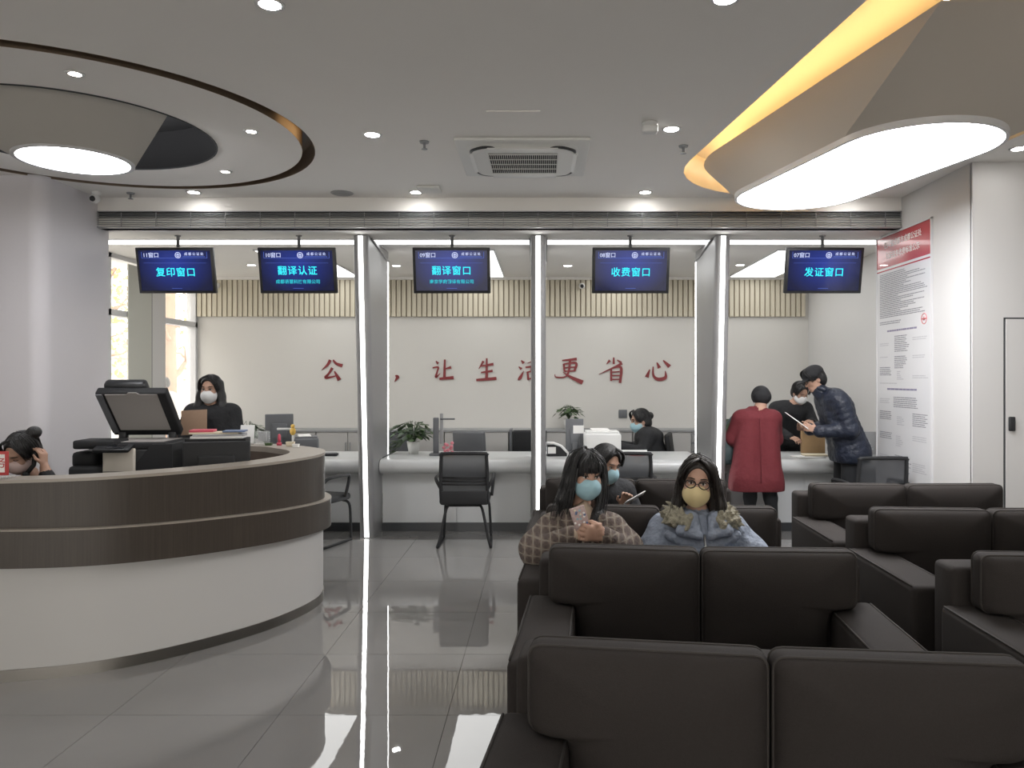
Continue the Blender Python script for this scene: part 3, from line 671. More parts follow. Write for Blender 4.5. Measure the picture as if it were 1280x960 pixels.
for z in (.74, .71): b.loft([(p.x, p.y, z) for p in q1], [(p.x, p.y, z) for p in q2], closed=False)
b.loft([(p.x, p.y, .71) for p in q2], [(p.x, p.y, .74) for p in q2], closed=False, smooth=True); obj('inner_worktop', b, 'inner_wood', dk)
b = B(); I3 = offs(outer, -.06); b.loft([(p.x, p.y, 0) for p in I3], [(p.x, p.y, .72) for p in I3], closed=False, smooth=True); obj('back_panel', b, 'inner_wood', dk)
# ------------------------------------------------------------------ copier with its lid open
t = thing('copier', 'black and cream office copier with its scanner lid open behind the reception desk', 'copier', (-3.03, 5.75, 0), math.radians(-6))
t.rotation_euler = (0, 0, math.radians(4))
b = B(); b.box((-.0, .27, .55), (.50, .50, 1.02), .01); obj('cabinet', b, 'black_plastic', t)
b = B(); b.box((-.135, .005, .60), (.235, .03, .94), .012); obj('front_door', b, 'cream_plastic', t)
obj('door_seam', B().b2(-.25, -.02, -.0125, -.010, .895, .899), 'gasket', t)
b = B(); b.prism([(-.01, .0), (.25, .0), (.25, 1.10), (.10, 1.10), (-.01, .96)], .0, .30, 'y'); obj('side_cover', b, 'soft_black', t)
b = B(); b.box((-.09, .27, 1.085), (.56, .50, .05), .008); s_ = obj('scanner_bed', b, 'soft_black', t)
obj('platen_glass', B().b2(-.33, .15, .08, .46, 1.1105, 1.113), 'platen_white', s_)
b = B(); b.box((-.16, -.035, 1.075), (.26, .11, .03), .01, rot=(.35, 0, 0)); c = obj('control_panel', b, 'black_plastic', t)
b = B(); b.box((-.13, -.045, 1.087), (.13, .07, .012), .002, rot=(.35, 0, 0)); obj('touch_screen', b, 'glass_screen', c)
b = B(); b.box((-.31, .10, 1.10), (.30, .25, .065), .015); obj('side_shelf', b, 'soft_black', t)
b = B(); b.box((-.37, .18, .86), (.28, .36, .16), .03); b.box((-.42, .16, .98), (.18, .22, .12), .03); obj('output_tray', b, 'soft_black', t)
th = math.radians(48)
Lm = Matrix.Translation((-.14, .50, 1.13)) @ Matrix.Rotation(-th, 4, 'X')
b = B(); b.M = Lm; b.box((0, -.235, .035), (.53, .47, .07), .012); ld = obj('scanner_lid', b, 'soft_black', t)
b = B(); b.M = Lm
b.prism([(-.19, -.46), (-.03, -.46), (-.01, -.48), (.05, -.48), (.07, -.46), (.20, -.46), (.20, -.07), (-.19, -.07)], -.006, -.001); obj('white_backing', b, 'platen_white', ld)
b = B(); b.M = Lm; b.box((-.07, -.38, .11), (.32, .22, .09), .03); obj('document_feeder', b, 'black_plastic', ld)
b = B(); b.M = Lm; b.box((-.235, -.25, -.004), (.05, .42, .012), .004); obj('feeder_strip', b, 'mid_plastic', ld)
for x in (-.33, .06): b = B(); b.box((x, .50, 1.12), (.06, .06, .09), .01); obj('hinge', b, 'black_plastic', t)
# ------------------------------------------------------------------ things on and around the reception desk
def place_on(x, y, z): return (x, y, z)
t = thing('desk_sign', 'small red framed table sign standing on the reception desk', 'sign', (-2.955, 4.10, 1.062), math.radians(5))
obj('base', B().box((0, 0, .008), (.24, .08, .016), .004), 'clear', t)
b = B(); b.box((0, 0, .08), (.2, .012, .128), .004); f = obj('frame', b, 'red_print', t)
obj('card', B().b2(-.084, .084, -.0085, -.006, .032, .128), 'paper', f); text('sign_text', '业务', .062, 'red_print', f, (.03, -.009, .08), (PI/2, 0, 0), 1.0, .0003)
def monitor(loc, rz, label, w=.50, h=.30, col_='black_plastic', note=False, zb=.11, group=None):
    t = thing('monitor', label, 'monitor', loc, rz, group)
    obj('base', B().box((0, 0, .008), (.22, .18, .016), .006), col_, t); obj('stand', B().box((0, .03, zb*.5+.05), (.06, .03, zb+.1), .006), col_, t)
    b = B(); b.box((0, 0, zb+h/2), (w, .03, h), .008); bo = obj('housing', b, col_, t)
    b = B(); b.box((0, .022, zb+h*.45), (w*.55, .03, h*.5), .012); obj('rear_bulge', b, col_, bo)
    obj('screen', B().b2(-w/2+.012, w/2-.012, -.0165, -.0145, zb+.014, zb+h-.012), 'glass_screen', bo)
    if note: obj('sticky_note', B().b2(-.10, .02, .0375, .039, zb+h*.55, zb+h*.55+.09), 'paper', bo)
    return t
monitor((-2.09, 4.93, .74), math.radians(196), 'black monitor seen from behind on the reception desk', .40, .29, 'soft_black', zb=.16)
t = thing('file_box', 'black desktop file box behind the reception monitor', 'file box', (-2.17, 5.13, .74), math.radians(10))
obj('body', B().b2(-.19, .19, -.06, .10, 0, .455), 'soft_black', t); obj('label_slot', B().b2(-.06, .06, -.063, -.06, .30, .34), 'mid_plastic', t)
zt = 1.195
for k, (dx, w, m, h) in enumerate(((0, .33, 'paper', .016), (.01, .32, 'print_pale', .014), (-.02, .31, 'paper_cream', .012), (.11, .14, 'blue_card', .010))):
    b = B(); b.box((0, 0, h/2), (w, .13, h), .002)
    o = tag(obj('document_stack', b, m), ('loose white papers lying on the black file box', 'grey leaflets stacked on the file box', 'cream papers on the file box stack', 'blue card on top of the file box stack')[k], 'papers'); o.location = (-2.17+dx, 5.15, zt); o.rotation_euler = (0, 0, .15+.02*k); zt += h
b = B(); b.box((0, 0, .008), (.15, .12, .016), .003); o = tag(obj('red_folder', b, 'rose'), 'red folder on top of the papers behind the reception monitor', 'folder'); o.location = (-2.27, 5.14, zt-.010+.0); o.rotation_euler = (0, 0, .2)
t = thing('desk_telephone', 'black telephone set on the inner shelf of the reception desk', 'telephone', (-1.96, 5.45, .74), .5)
obj('body', B().box((0, 0, .03), (.18, .2, .06), .012, rot=(.12, 0, 0)), 'soft_black', t); obj('handset', B().box((-.06, 0, .075), (.045, .2, .035), .012), 'black_plastic', t)
t = thing('card_holder', 'white slanted card holder on the reception desk rim', 'card holder', (-2.385, 6.2, 1.062), .1)
obj('base', B().box((0, 0, .006), (.12, .09, .012), .003), 'clear', t); b = B(); b.box((0, .01, .08), (.11, .008, .15), .002, rot=(-.2, 0, 0)); obj('card', b, 'white_plastic', t)
t = thing('acrylic_box', 'small clear acrylic box with grey card on the reception desk rim', 'acrylic box', (-2.24, 6.15, 1.062), -.1)
obj('shell', B().box((0, 0, .055), (.10, .06, .11), .006), 'clear', t); obj('insert', B().b2(-.035, .035, -.01, .0, .03, .105), 'grey_plastic', t)
t = thing('stamp_pen', 'rose coloured round stamp standing on the reception desk rim', 'stamp', (-2.09, 6.1, 1.062))
obj('foot', B().lathe([(.02, 0), (.02, .02), (.012, .025)], n=14), 'rose', t); obj('grip', B().lathe([(.009, .02), (.013, .05), (.010, .085), (.003, .09)], n=14), 'rose', t)
for k, (x, y, w, h, m, lb) in enumerate(((-1.975, 6.02, .06, .035, 'paper_cream', 'small cream box on the reception desk rim'), (-1.90, 5.92, .045, .025, 'paper', 'small white box on the reception desk rim'), (-2.17, 6.09, .05, .02, 'leaf', 'small green box beside the stamp on the reception desk rim'))):
    b = B(); b.box((0, 0, h/2), (w, .04, h), .004); o = tag(obj('small_box', b, m), lb, 'box'); o.location = (x, y, 1.062); obj('lid', B().b2(-w/2-.001, w/2+.001, -.021, .021, h*.7, h+.001), m, o)
# ------------------------------------------------------------------ things on the service counters
ZC = .755
def px(x, d): return (x-678)*d/960
def plant(loc, label, n, spread, height, seed, trail=0, pot=.075, poth=.14, m='leaf_dark'):
    rnd = random.Random(seed); t = thing('potted_plant', label, 'plant', loc)
    p = obj('pot', B().lathe([(pot*.7, 0), (pot, poth), (pot*.92, poth), (pot*.85, poth-.02)], n=20), 'pot_white', t); obj('soil', B().lathe([(pot*.85, poth-.03), (pot*.85, poth-.022)], n=16), 'soil', p)
    for i in range(n+trail):
        a = rnd.uniform(0, 2*PI); tr = i >= n; rr = spread*rnd.uniform(.25, 1); zz = poth+height*rnd.uniform(.25, 1)*(1-.35*rr/spread)
        if tr: a = PI+rnd.uniform(-.7, .3); rr = spread*rnd.uniform(.8, 1.15); zz = rnd.uniform(.03, poth)
        e = Vector((rr*math.cos(a), rr*math.sin(a), zz)); mid = Vector((e.x*.45, e.y*.45, max(zz, poth)+.03))
        b = B(); b.tube([(0, 0, poth-.02), mid, e], .0025, 5)
        d = Vector((math.cos(a), math.sin(a), rnd.uniform(-.9, .3))).normalized(); s = d.cross(Vector((0, 0, 1))).normalized(); u = s.cross(d)
        Ln, w = rnd.uniform(.07, .115), rnd.uniform(.03, .046)
        q = [e, e+d*Ln*.4+s*w-u*.006, e+d*Ln-u*.012, e+d*Ln*.4-s*w-u*.006, e+d*Ln*.45+u*.004]
        b._add(q, [[0, 1, 4], [1, 2, 4], [2, 3, 4], [3, 0, 4]], True); obj('leaf', b, rnd.choice((m, 'leaf')), t)
    return t
plant((px(310, 8.62), 8.62, ZC), 'bushy green plant in a white pot behind the reception desk', 44, .17, .22, 2)
plant((px(517, 8.5), 8.5, ZC), 'trailing green plant in a white pot on the window 09 counter', 78, .22, .25, 11, trail=18)
plant((px(715, 9.2), 10.32, .905), 'green plant in a white pot on the cabinets behind the window 08 monitor', 36, .17, .2, 21)
monitor((px(351, 8.6), 8.55, ZC), math.radians(205), 'dark monitor with a yellow toy on the window 10 counter', .30, .34, 'mid_plastic', zb=.10)
t = thing('yellow_toy', 'small yellow toy figure sitting on an arm beside the window 10 monitor', 'toy', (px(366, 8.3), 8.3, ZC))
obj('post', B().tube([(0, 0, 0), (0, 0, .27)], .011, 8), 'white_plastic', t); obj('arm', B().box((-.08, 0, .29), (.18, .03, .022), .006), 'white_plastic', t); obj('body', B().ell((0, 0, .265), (.032, .03, .045)), 'yellow', t); obj('head', B().ell((0, 0, .32), (.022, .02, .022)), 'yellow', t)
def printer(loc, label, w=.38, d=.32, h=.24, m='white_plastic', rz=0):
    t = thing('printer', label, 'printer', loc, rz)
    b = B(); b.box((0, 0, h*.45), (w, d, h*.9), .02); obj('body', b, m, t); obj('paper_slot', B().b2(-w*.36, w*.36, -d/2-.003, -d/2+.02, h*.22, h*.33), 'mid_plastic', t)
    b = B(); b.box((0, .02, h*.93), (w*.92, d*.8, h*.1), .01); obj('top_cover', b, m, t); b = B(); b.box((w*.32, -d*.42, h*.8), (w*.22, .02, h*.16), .004); obj('control_panel', b, 'grey_plastic', t)
    b = B(); b.box((-.02, -.0, h*1.02), (w*.5, d*.5, .012), .002, rot=(.1, 0, .1)); obj('paper_sheet', b, 'paper', t); return t
printer((px(383, 8.5), 8.5, ZC), 'dark grey receipt printer beside the window 10 monitor', .26, .28, .20, 'mid_plastic', .3)
printer((px(752, 8.45), 8.40, ZC), 'white laser printer with loose sheets on the window 08 counter', .39, .33, .27)
t = thing('keyboard', 'black keyboard lying on the window 10 counter', 'keyboard', (px(402, 8.3), 8.3, ZC), .1)
obj('base', B().box((0, 0, .012), (.34, .13, .022), .005), 'soft_black', t)
for r in range(4):
    obj('key_row', B().box((0, -.045+r*.03, .026), (.31, .022, .008), .002), 'mid_plastic', t)
t = thing('document_camera', 'grey document camera on a tall stand on the window 09 counter', 'document camera', (px(549, 8.35), 8.35, ZC))
obj('base', B().box((0, 0, .012), (.2, .15, .024), .006), 'mid_plastic', t); obj('column', B().box((-.035, 0, .21), (.06, .04, .40), .008), 'mid_plastic', t); obj('panel', B().box((.025, .01, .29), (.035, .02, .33), .004), 'grey_plastic', t); obj('arm', B().box((.09, 0, .395), (.16, .02, .018), .005), 'mid_plastic', t)
t = thing('pink_ornament', 'pink flower ornament beside the document camera', 'ornament', (px(560, 8.2), 8.2, ZC))
obj('stand', B().lathe([(.04, 0), (.035, .02), (.01, .03)], n=16), 'paper_cream', t)
for i in range(9):
    a = i*2.4; o = obj('flower', B().ell((.045*math.cos(a), .03*math.sin(a), .05+.012*i), (.02, .02, .018), 8, 6), 'pink', t)
t = thing('payment_terminal', 'white and black payment terminal on the window 08 counter', 'payment terminal', (px(694, 8.3), 8.3, ZC), .1)
b = B(); b.prism([(-.09, 0), (.12, 0), (.12, .03), (.05, .10), (-.02, .125), (-.09, .125)], -.06, .06, 'y'); obj('body', b, 'soft_black', t); b = B(); b.tube([(-.1, 0, .13), (-.02, 0, .13), (.06, 0, .10), (.135, 0, .02)], .022, 8); obj('cover', b, 'white_plastic', t); obj('label', B().b2(-.085, .0, -.063, -.06, .03, .10), 'paper', t)
monitor((px(718, 8.7), 8.66, ZC), math.radians(184), 'dark upright monitor with a paper note taped on its back at window 08', .20, .36, 'mid_plastic', True, .02)
t = thing('desk_plate', 'white desk plate standing in front of the seated clerk', 'desk plate', (px(791, 8.15), 8.15, ZC))
b = B(); b.prism([(-.03, 0), (.03, 0), (.004, .078), (-.004, .078)], -.15, .15, 'x'); obj('plate', b, 'white_plastic', t); obj('red_line', B().box((.04, -.0225, .02), (.14, .002, .012), rot=(-.33, 0, 0)), 'stamp_red', t)
t = thing('wire_rack', 'dark wire rack on the counter next to the lit fin', 'rack', (px(872, 8.5), 8.5, ZC))
for i in range(4):
    for s in (-.05, .05): obj('upright', B().tube([(-.06+i*.04, s, 0), (-.06+i*.04, s, .24)], .005, 6), 'mid_plastic', t)
for z in (.02, .12, .22): obj('shelf', B().b2(-.065, .065, -.055, .055, z, z+.006), 'mid_plastic', t)
t = thing('wall_tablet', 'dark upright tablet screen behind the red coat at window 07', 'screen', (px(910, 8.45), 8.45, ZC))
obj('base', B().box((0, 0, .008), (.14, .12, .016), .004), 'mid_plastic', t); obj('panel', B().box((0, 0, .20), (.10, .03, .38), .006), 'leaf_dark', t)
for k, (x, y, w, d, h, m, lb) in enumerate(((1010, 8.12, .30, .2, .016, 'paper', 'open white booklet on the window 07 counter'), (1018, 8.14, .24, .16, .018, 'paper_cream', 'cream papers on top of the booklet at window 07'))):
    b = B(); b.box((0, 0, h/2), (w, d, h), .003); o = tag(obj('booklet', b, m), lb, 'booklet'); o.location = (px(x, y), y, ZC+(.016 if k else 0)); o.rotation_euler = (0, 0, .2-.25*k); obj('cover', B().b2(-w/2, w/2, -d/2, d/2, -.0, .002), 'print_pale', o)
t = thing('acrylic_sign', 'grey rounded acrylic sign board standing on the window 07 counter', 'sign', (px(1080, 8.3), 8.3, ZC))
b = B(); b.box((0, 0, .13), (.30, .012, .26), .0055); obj('board', b, 'smoke_acrylic', t); obj('base', B().b2(-.12, .12, -.05, .05, 0, .01), 'grey_plastic', t)
b = B()
for i in range(6): b.b2(-.11, .02+.016*i % .09, -.008, -.0062, .21-.028*i, .218-.028*i)
obj('print_lines', b, 'print_pale', t)
t = thing('brochure_rack', 'upright brochure in a clear rack at the wall end of the counter', 'brochure', (px(1106, 8.25), 8.25, ZC))
obj('rack', B().b2(-.07, .07, -.03, .03, 0, .10), 'clear', t); b = B(); b.box((-.035, .0, .15), (.05, .014, .29), .003); obj('brochure', b, 'lips', t); b = B(); b.box((.025, .005, .14), (.05, .014, .27), .003); obj('brochure', b, 'skin', t)
# cardboard file that the clerk keeps upright
b = B(); b.box((0, 0, .15), (.26, .06, .30), .006); o = tag(obj('kraft_file', b, 'kraft'), 'brown cardboard file box standing on the window 07 counter', 'file'); o.location = (px(1016, 8.6), 8.6, ZC); obj('flap', B().b2(-.128, .128, -.034, -.03, .20, .295), 'kraft', o)
# ------------------------------------------------------------------ visitor chairs
def visitor_chair(loc, rz, label):
    t = thing('mesh_chair', label, 'chair', loc, rz, 'mesh visitor chairs')
    # local: back towards -y, seat faces +y
    w = .215
    loop = [(-w, -.20, .44), (-w-.003, -.23, .62), (-w+.005, -.255, .86), (-w+.03, -.26, .89), (w-.03, -.26, .89), (w-.005, -.255, .86), (w+.003, -.23, .62), (w, -.20, .44)]
    obj('back_frame', B().tube(spline(loop, 4), .017, 8), 'soft_black', t)
    A = [(-w+.01, -.20-.03*i/5-.028*(i/5)**2, .44+.44*i/5) for i in range(6)]; C = [(w-.01, y, z) for _, y, z in A]; b = B(); b.loft(A, C, closed=False, smooth=True); obj('mesh_back', b, 'mesh_fabric', t)
    for z in (.60, .632, .664): obj('lumbar_slat', B().tube([(-w, -.23, z), (0, -.245, z), (w, -.23, z)], .009, 6), 'soft_black', t)
    b = B(); b.box((0, .02, .435), (.47, .47, .07), .03, 3); obj('seat', b, 'soft_black', t)
    b = B(); b.box((0, -.235, .475), (.43, .03, .13), .012); obj('back_panel', b, 'soft_black', t)
    for s in (-1, 1):
        x = s*.265
        obj('armrest', B().tube(spline([(s*.22, -.22, .56), (x, -.20, .645), (x, -.05, .66), (x, .12, .655), (x, .17, .63), (s*.245, .13, .44)], 5), .016, 8), 'soft_black', t)
        obj('leg', B().tube(spline([(s*.15, .20, .40), (s*.21, .245, .36), (s*.225, .25, .2), (s*.235, .24, .03), (s*.24, .2, .014), (s*.25, -.23, .014)], 5), .013, 8), 'soft_black', t)
        obj('leg', B().tube(spline([(s*.13, -.17, .40), (s*.17, -.20, .36), (s*.22, -.235, .12), (s*.25, -.25, .014)], 5), .013, 8), 'soft_black', t)
    obj('cross_bar', B().tube([(-.15, -.18, .395), (.15, -.18, .395)], .012, 8), 'soft_black', t)
visitor_chair((px(582, 7.4), 7.42, 0), .03, 'empty black mesh chair facing the window 09 counter')
visitor_chair((-2.19, 7.42, 0), -.35, 'black mesh chair half hidden behind the reception desk end')
visitor_chair((px(783, 7.3), 7.42, 0), .0, 'black mesh chair at the counter behind the seated waiting people')
visitor_chair((2.98, 7.0, 0), .05, 'black mesh chair at the counter beside the man in the navy jacket')
def office_chair(loc, rz, label, m='mid_plastic'):
    t = thing('office_chair', label, 'chair', loc, rz, 'clerk chairs')
    b = B(); b.box((0, -.24, .73), (.44, .06, .42), .05, 3, rot=(-.12, 0, 0)); obj('backrest', b, m, t)
    b = B(); b.box((0, 0, .46), (.48, .46, .08), .035, 3); obj('seat', b, m, t); obj('back_bracket', B().tube([(0, -.1, .42), (0, -.26, .44), (0, -.28, .7)], .02, 8), 'soft_black', t)
    obj('gas_column', B().lathe([(.03, .08), (.03, .3), (.02, .3), (.02, .43)], n=14), 'soft_black', t)
    for i in range(5):
        a = i*2*PI/5; e = (.29*math.cos(a), .29*math.sin(a)); lg = obj('base_leg', B().tube([(0, 0, .10), (e[0], e[1], .065)], [.022, .014], 8), 'soft_black', t)
        obj('caster', B().ell((e[0], e[1], .03), (.03, .022, .03), 10, 6), 'soft_black', lg)
office_chair((px(574, 9.1), 9.32, 0), 2.8, 'dark grey office chair behind the window 09 counter')
office_chair((px(483, 9.3), 9.45, 0), 3.0, 'dark office chair tucked beside the lit fin')
office_chair((px(665, 9.4), 9.5, 0), 3.3, 'dark office chair near the middle lit fin', 'soft_black')
# ------------------------------------------------------------------ sofas
def rounded_poly(P, r, n=4):
    out = []; m = len(P)
    for i in range(m):
        p, a, c = Vector(P[i]), Vector(P[i-1]), Vector(P[(i+1) % m]); u, v = (a-p).normalized(), (c-p).normalized()
        A, C = p+u*r, p+v*r
        for k in range(n+1):
            s = k/n; out.append(((1-s)**2*A+2*s*(1-s)*p+s*s*C))
    return out
def puffed(P, thick, mid):
    """cushion from an outline in x,z: rings inset towards the middle, front and back puffed out"""
    c = Vector(mid); b = B(); rings = []
    for s, y in ((1-.0, 0), (.985, .032), (.95, .055), (.86, .075), (.6, .095), (.3, .102)):
        rings.append((s, y*thick/.2))
    for sg_ in (-1, 1):
        for (s0, y0), (s1, y1) in zip(rings[:-1], rings[1:]):
            f = lambda s, y: [((c.x+(p.x-c.x)*s), sg_*y, c.y+(p.y-c.y)*s) for p in P]
            b.loft(f(s0, y0), f(s1, y1), smooth=True)
        s, y = rings[-1]; b._add([((c.x+(p.x-c.x)*s), sg_*y, c.y+(p.y-c.y)*s) for p in P], [list(range(len(P)))], True)
    bmesh.ops.remove_doubles(b.bm, verts=b.bm.verts[:], dist=.0005); return b
def make_sofa():
    t = thing('sofa', 'sofa', 'sofa', (0, 0, 0), 0, 'dark brown two seat sofas in rows')
    Wf = 1.35
    b = B(); b.box((Wf/2, .20, .475), (Wf, .17, .69), .025, 3); obj('back_frame', b, 'sofa_fabric', t)
    for x in (.06, Wf-.06):
        b = B(); b.box((x, -.265, .37), (.205, .80, .59), .028, 3); a = obj('arm', b, 'sofa_fabric', t)
        for s in (-1, 1):
            obj('piping', B().tube([(x+s*.094, -.64, .6605), (x+s*.094, .11, .6605)], .0045, 5), 'sofa_piping', a)
    b = B(); b.box((Wf/2, -.25, .17), (Wf-.16, .74, .18), .015); obj('base', b, 'sofa_fabric', t)
    for s in (0, 1):
        b = B(); b.box((.365+s*.62, -.285, .35), (.61, .72, .17), .05, 4); obj('seat_cushion', b, 'sofa_fabric', t)
        x0, x1 = .05+s*.625, .05+s*.625+.622
        if s == 0: P = [(x0, .90), (x0, .672), (x0+.10, .665), (x0+.115, .44), (x1, .44), (x1, .895)]
        else: P = [(x0, .895), (x0, .44), (x1-.115, .44), (x1-.10, .665), (x1, .672), (x1, .90)]
        Pr = rounded_poly(P, .035); cu = obj('back_cushion', puffed(Pr, .20, ((x0+x1)/2, .70)), 'sofa_fabric', t); cu.location = (0, .035, 0); 
        Q = [Vector(((x0+x1)/2+(p.x-(x0+x1)/2)*.982, .70+(p.y-.70)*.982)) for p in Pr]
        for y in (-.034, .034): obj('piping', B().tube([(p.x, y, p.y) for p in Q], .005, 5, closed=True), 'sofa_piping', cu)
    for x in (.02, Wf-.02):
        for y in (-.6, .24): obj('foot', B().lathe([(.022, 0), (.028, .085)], (x, y, 0), 12), 'soft_black', t)
    return t
proto = make_sofa(); first = True
for (x, y, rz, lb) in ((-.09, 2.03, -7, 'dark brown empty two seat sofa in the row furthest from the seated women'), (-.025, 3.19, -4.5, 'dark brown empty two seat sofa directly in front of the two seated women'), (-.03, 4.22, -4, 'dark brown sofa on which the two masked women sit'), (-.03, 5.33, -3, 'dark brown sofa on which a person with a phone sits behind the women'),
                       (1.72, 5.06, -1.5, 'dark brown empty sofa nearest the counter, beside the red coat'), (1.715, 4.10, -1.5, 'dark brown empty sofa in the middle of the row by the concealed door'), (1.68, 3.04, -2, 'dark brown sofa by the concealed door, furthest of its row from the counter')):
    o = proto if first else copy_tree(proto); first = False
    put(o, (x, y, 0), math.radians(rz), lb)
# ------------------------------------------------------------------ people: one continuous skin per body, grown from a distance field
V3 = lambda *a: np.array(a, float)
def nz(v): v = np.asarray(v, float); return v/np.linalg.norm(v)
class Field:
    def __init__(s, vox=.009): s.p = []; s.vox = vox
    def cap(s, a, b, ra, rb=None, m=0, k=.02, flat=None, q=None, op=1):
        """tapered limb from a to b; flat=(axis, f) squeezes the section along an axis; q=(amp, pitch, axis) quilts it"""
        s.p.append(('c', V3(*a), V3(*b), ra, ra if rb is None else rb, m, k, flat, q, op)); return s
    def ell(s, c, r, m=0, k=.02, R=None, op=1, q=None):
        s.p.append(('e', V3(*c), V3(*r), np.eye(3) if R is None else R, 0, m, k, None, q, op)); return s
    def cut(s, z0): s.p.append(('h', z0, None, 0, 0, 0, .012, None, None, 0)); return s
    def d(s, p, X):
        if p[0] == 'c':
            _, a, b, ra, rb, m, k, flat, q, op = p; ab = b-a; L = max(ab@ab, 1e-9); t = np.clip(((X-a)@ab)/L, 0, 1)
            D = X-(a+t[..., None]*ab)
            if flat is not None:
                ax = nz(flat[0]); c = (D@ax)[..., None]; D = D+c*ax*(1/flat[1]-1)
            v = np.sqrt((D*D).sum(-1))-(ra+(rb-ra)*t)
            if flat is not None: v = v*min(1, flat[1]*1.15)
            if q: v = v-q[0]*np.abs(np.sin(PI*(t*math.sqrt(L))/q[1]))**.6
            return v
        _, c, r, R, _, m, k, _, q, op = p; D = (X-c)@R; n0 = np.sqrt(((D/r)**2).sum(-1)); n1 = np.sqrt(((D/r**2)**2).sum(-1))
        v = n0*(n0-1)/np.maximum(n1, 1e-6)
        if q: v = v-q[0]*np.abs(np.sin(PI*X[..., 2]/q[1]))**.6
        return v
    def bounds(s, p, e):
        if p[0] == 'c':
            r = max(p[3], p[4])*(1 if p[7] is None else max(1, p[7][1]))+e; return np.minimum(p[1], p[2])-r, np.maximum(p[1], p[2])+r
        r = np.sqrt(((p[3]*p[2])**2).sum(1))+e; return p[1]-r, p[1]+r
    def mesh(s, name, mats):
        h = s.vox; bs = [s.bounds(p, .02) for p in s.p if p[9] > 0]
        lo = np.min([x[0] for x in bs], 0)-2*h; hi = np.max([x[1] for x in bs], 0)+2*h
        n = np.ceil((hi-lo)/h).astype(int)+1; G = np.full(n, .5, np.float32)
        for p in s.p:
            if p[0] == 'h':
                zz = (p[1]-(lo[2]+h*np.arange(n[2]))).astype(np.float32)[None, None, :]; G = np.maximum(G, zz); continue
            e = p[6]+3*h+(p[8][0] if p[8] else 0); a, b = s.bounds(p, e)
            i0 = np.clip(np.floor((a-lo)/h).astype(int), 0, n); i1 = np.clip(np.ceil((b-lo)/h).astype(int)+1, 0, n)
            if (i1 <= i0).any(): continue
            ax = [lo[j]+h*np.arange(i0[j], i1[j]) for j in range(3)]
            X = np.stack(np.meshgrid(*ax, indexing='ij'), -1); v = s.d(p, X); sl = tuple(slice(i0[j], i1[j]) for j in range(3)); g = G[sl]; k = max(p[6], 1e-4)
            if p[9] > 0: hh = np.maximum(k-np.abs(g-v), 0)/k; G[sl] = np.minimum(g, v)-hh*hh*k*.25
            else: hh = np.maximum(k-np.abs(g+v), 0)/k; G[sl] = np.maximum(g, -v)+hh*hh*k*.25
        # surface nets
        sg = G < 0; c = np.zeros(n-1, np.int8)
        for i in (0, 1):
            for j in (0, 1):
                for k in (0, 1): c += sg[i:n[0]-1+i, j:n[1]-1+j, k:n[2]-1+k]
        act = (c > 0) & (c < 8); I = np.argwhere(act); idx = np.full(n-1, -1, np.int64); idx[act] = np.arange(len(I))
        acc = np.zeros((len(I), 3)); cnt = np.zeros(len(I)); C = [(i, j, k) for i in (0, 1) for j in (0, 1) for k in (0, 1)]
        for a in C:
            for ax in range(3):
                if a[ax]: continue
                b = list(a); b[ax] = 1
                ga = G[I[:, 0]+a[0], I[:, 1]+a[1], I[:, 2]+a[2]]; gb = G[I[:, 0]+b[0], I[:, 1]+b[1], I[:, 2]+b[2]]
                x = (ga < 0) != (gb < 0); t = np.where(x, ga/np.where(x, ga-gb, 1), 0); P = np.tile(np.array(a, float), (len(I), 1)); P[:, ax] += t
                acc += P*x[:, None]; cnt += x
        V = lo+h*(I+acc/cnt[:, None]); F = []
        for ax in range(3):
            u, w = [(1, 2), (2, 0), (0, 1)][ax]
            A = np.swapaxes; S0 = np.take(sg, range(0, n[ax]-1), ax); S1 = np.take(sg, range(1, n[ax]), ax)
            E = np.argwhere(S0 != S1); ok = (E[:, u] > 0) & (E[:, w] > 0) & (E[:, u] < n[u]-1) & (E[:, w] < n[w]-1); E = E[ok]
            fl = S0[tuple(E.T)]; q = []
            for du, dw in ((0, 0), (1, 0), (1, 1), (0, 1)):
                Z = E.copy(); Z[:, u] -= du; Z[:, w] -= dw; q.append(idx[tuple(Z.T)])
            Q = np.stack(q, 1); Q[~fl] = Q[~fl][:, ::-1]; F.append(Q)
        F = np.concatenate(F); F = F[(F >= 0).all(1)]
        me = bpy.data.meshes.new(name); me.from_pydata(V.tolist(), [], F.tolist())
        for m in mats: me.materials.append(MATS[m])
        if len(mats) > 1:
            cen = V[F].mean(1); best = np.full(len(cen), 9.); mi = np.zeros(len(cen), np.int32); cuts = [(i, p[1]) for i, p in enumerate(s.p) if p[0] == 'h']
            for i, p in enumerate(s.p):
                if p[9] <= 0: continue
                dd = s.d(p, cen)
                for j, z0 in cuts:
                    if i < j: dd = dd+(cen[:, 2] < z0-.004)*1.
                b = dd < best; best[b] = dd[b]; mi[b] = p[5]
            me.polygons.foreach_set('material_index', mi)
        me.polygons.foreach_set('use_smooth', np.ones(len(F), bool)); me.update(); return me
def frame(fwd, up=(0, 0, 1)):
    f = nz(fwd); r = nz(np.cross(f, up)); u = np.cross(r, f); return r, f, u      # right, forward, up
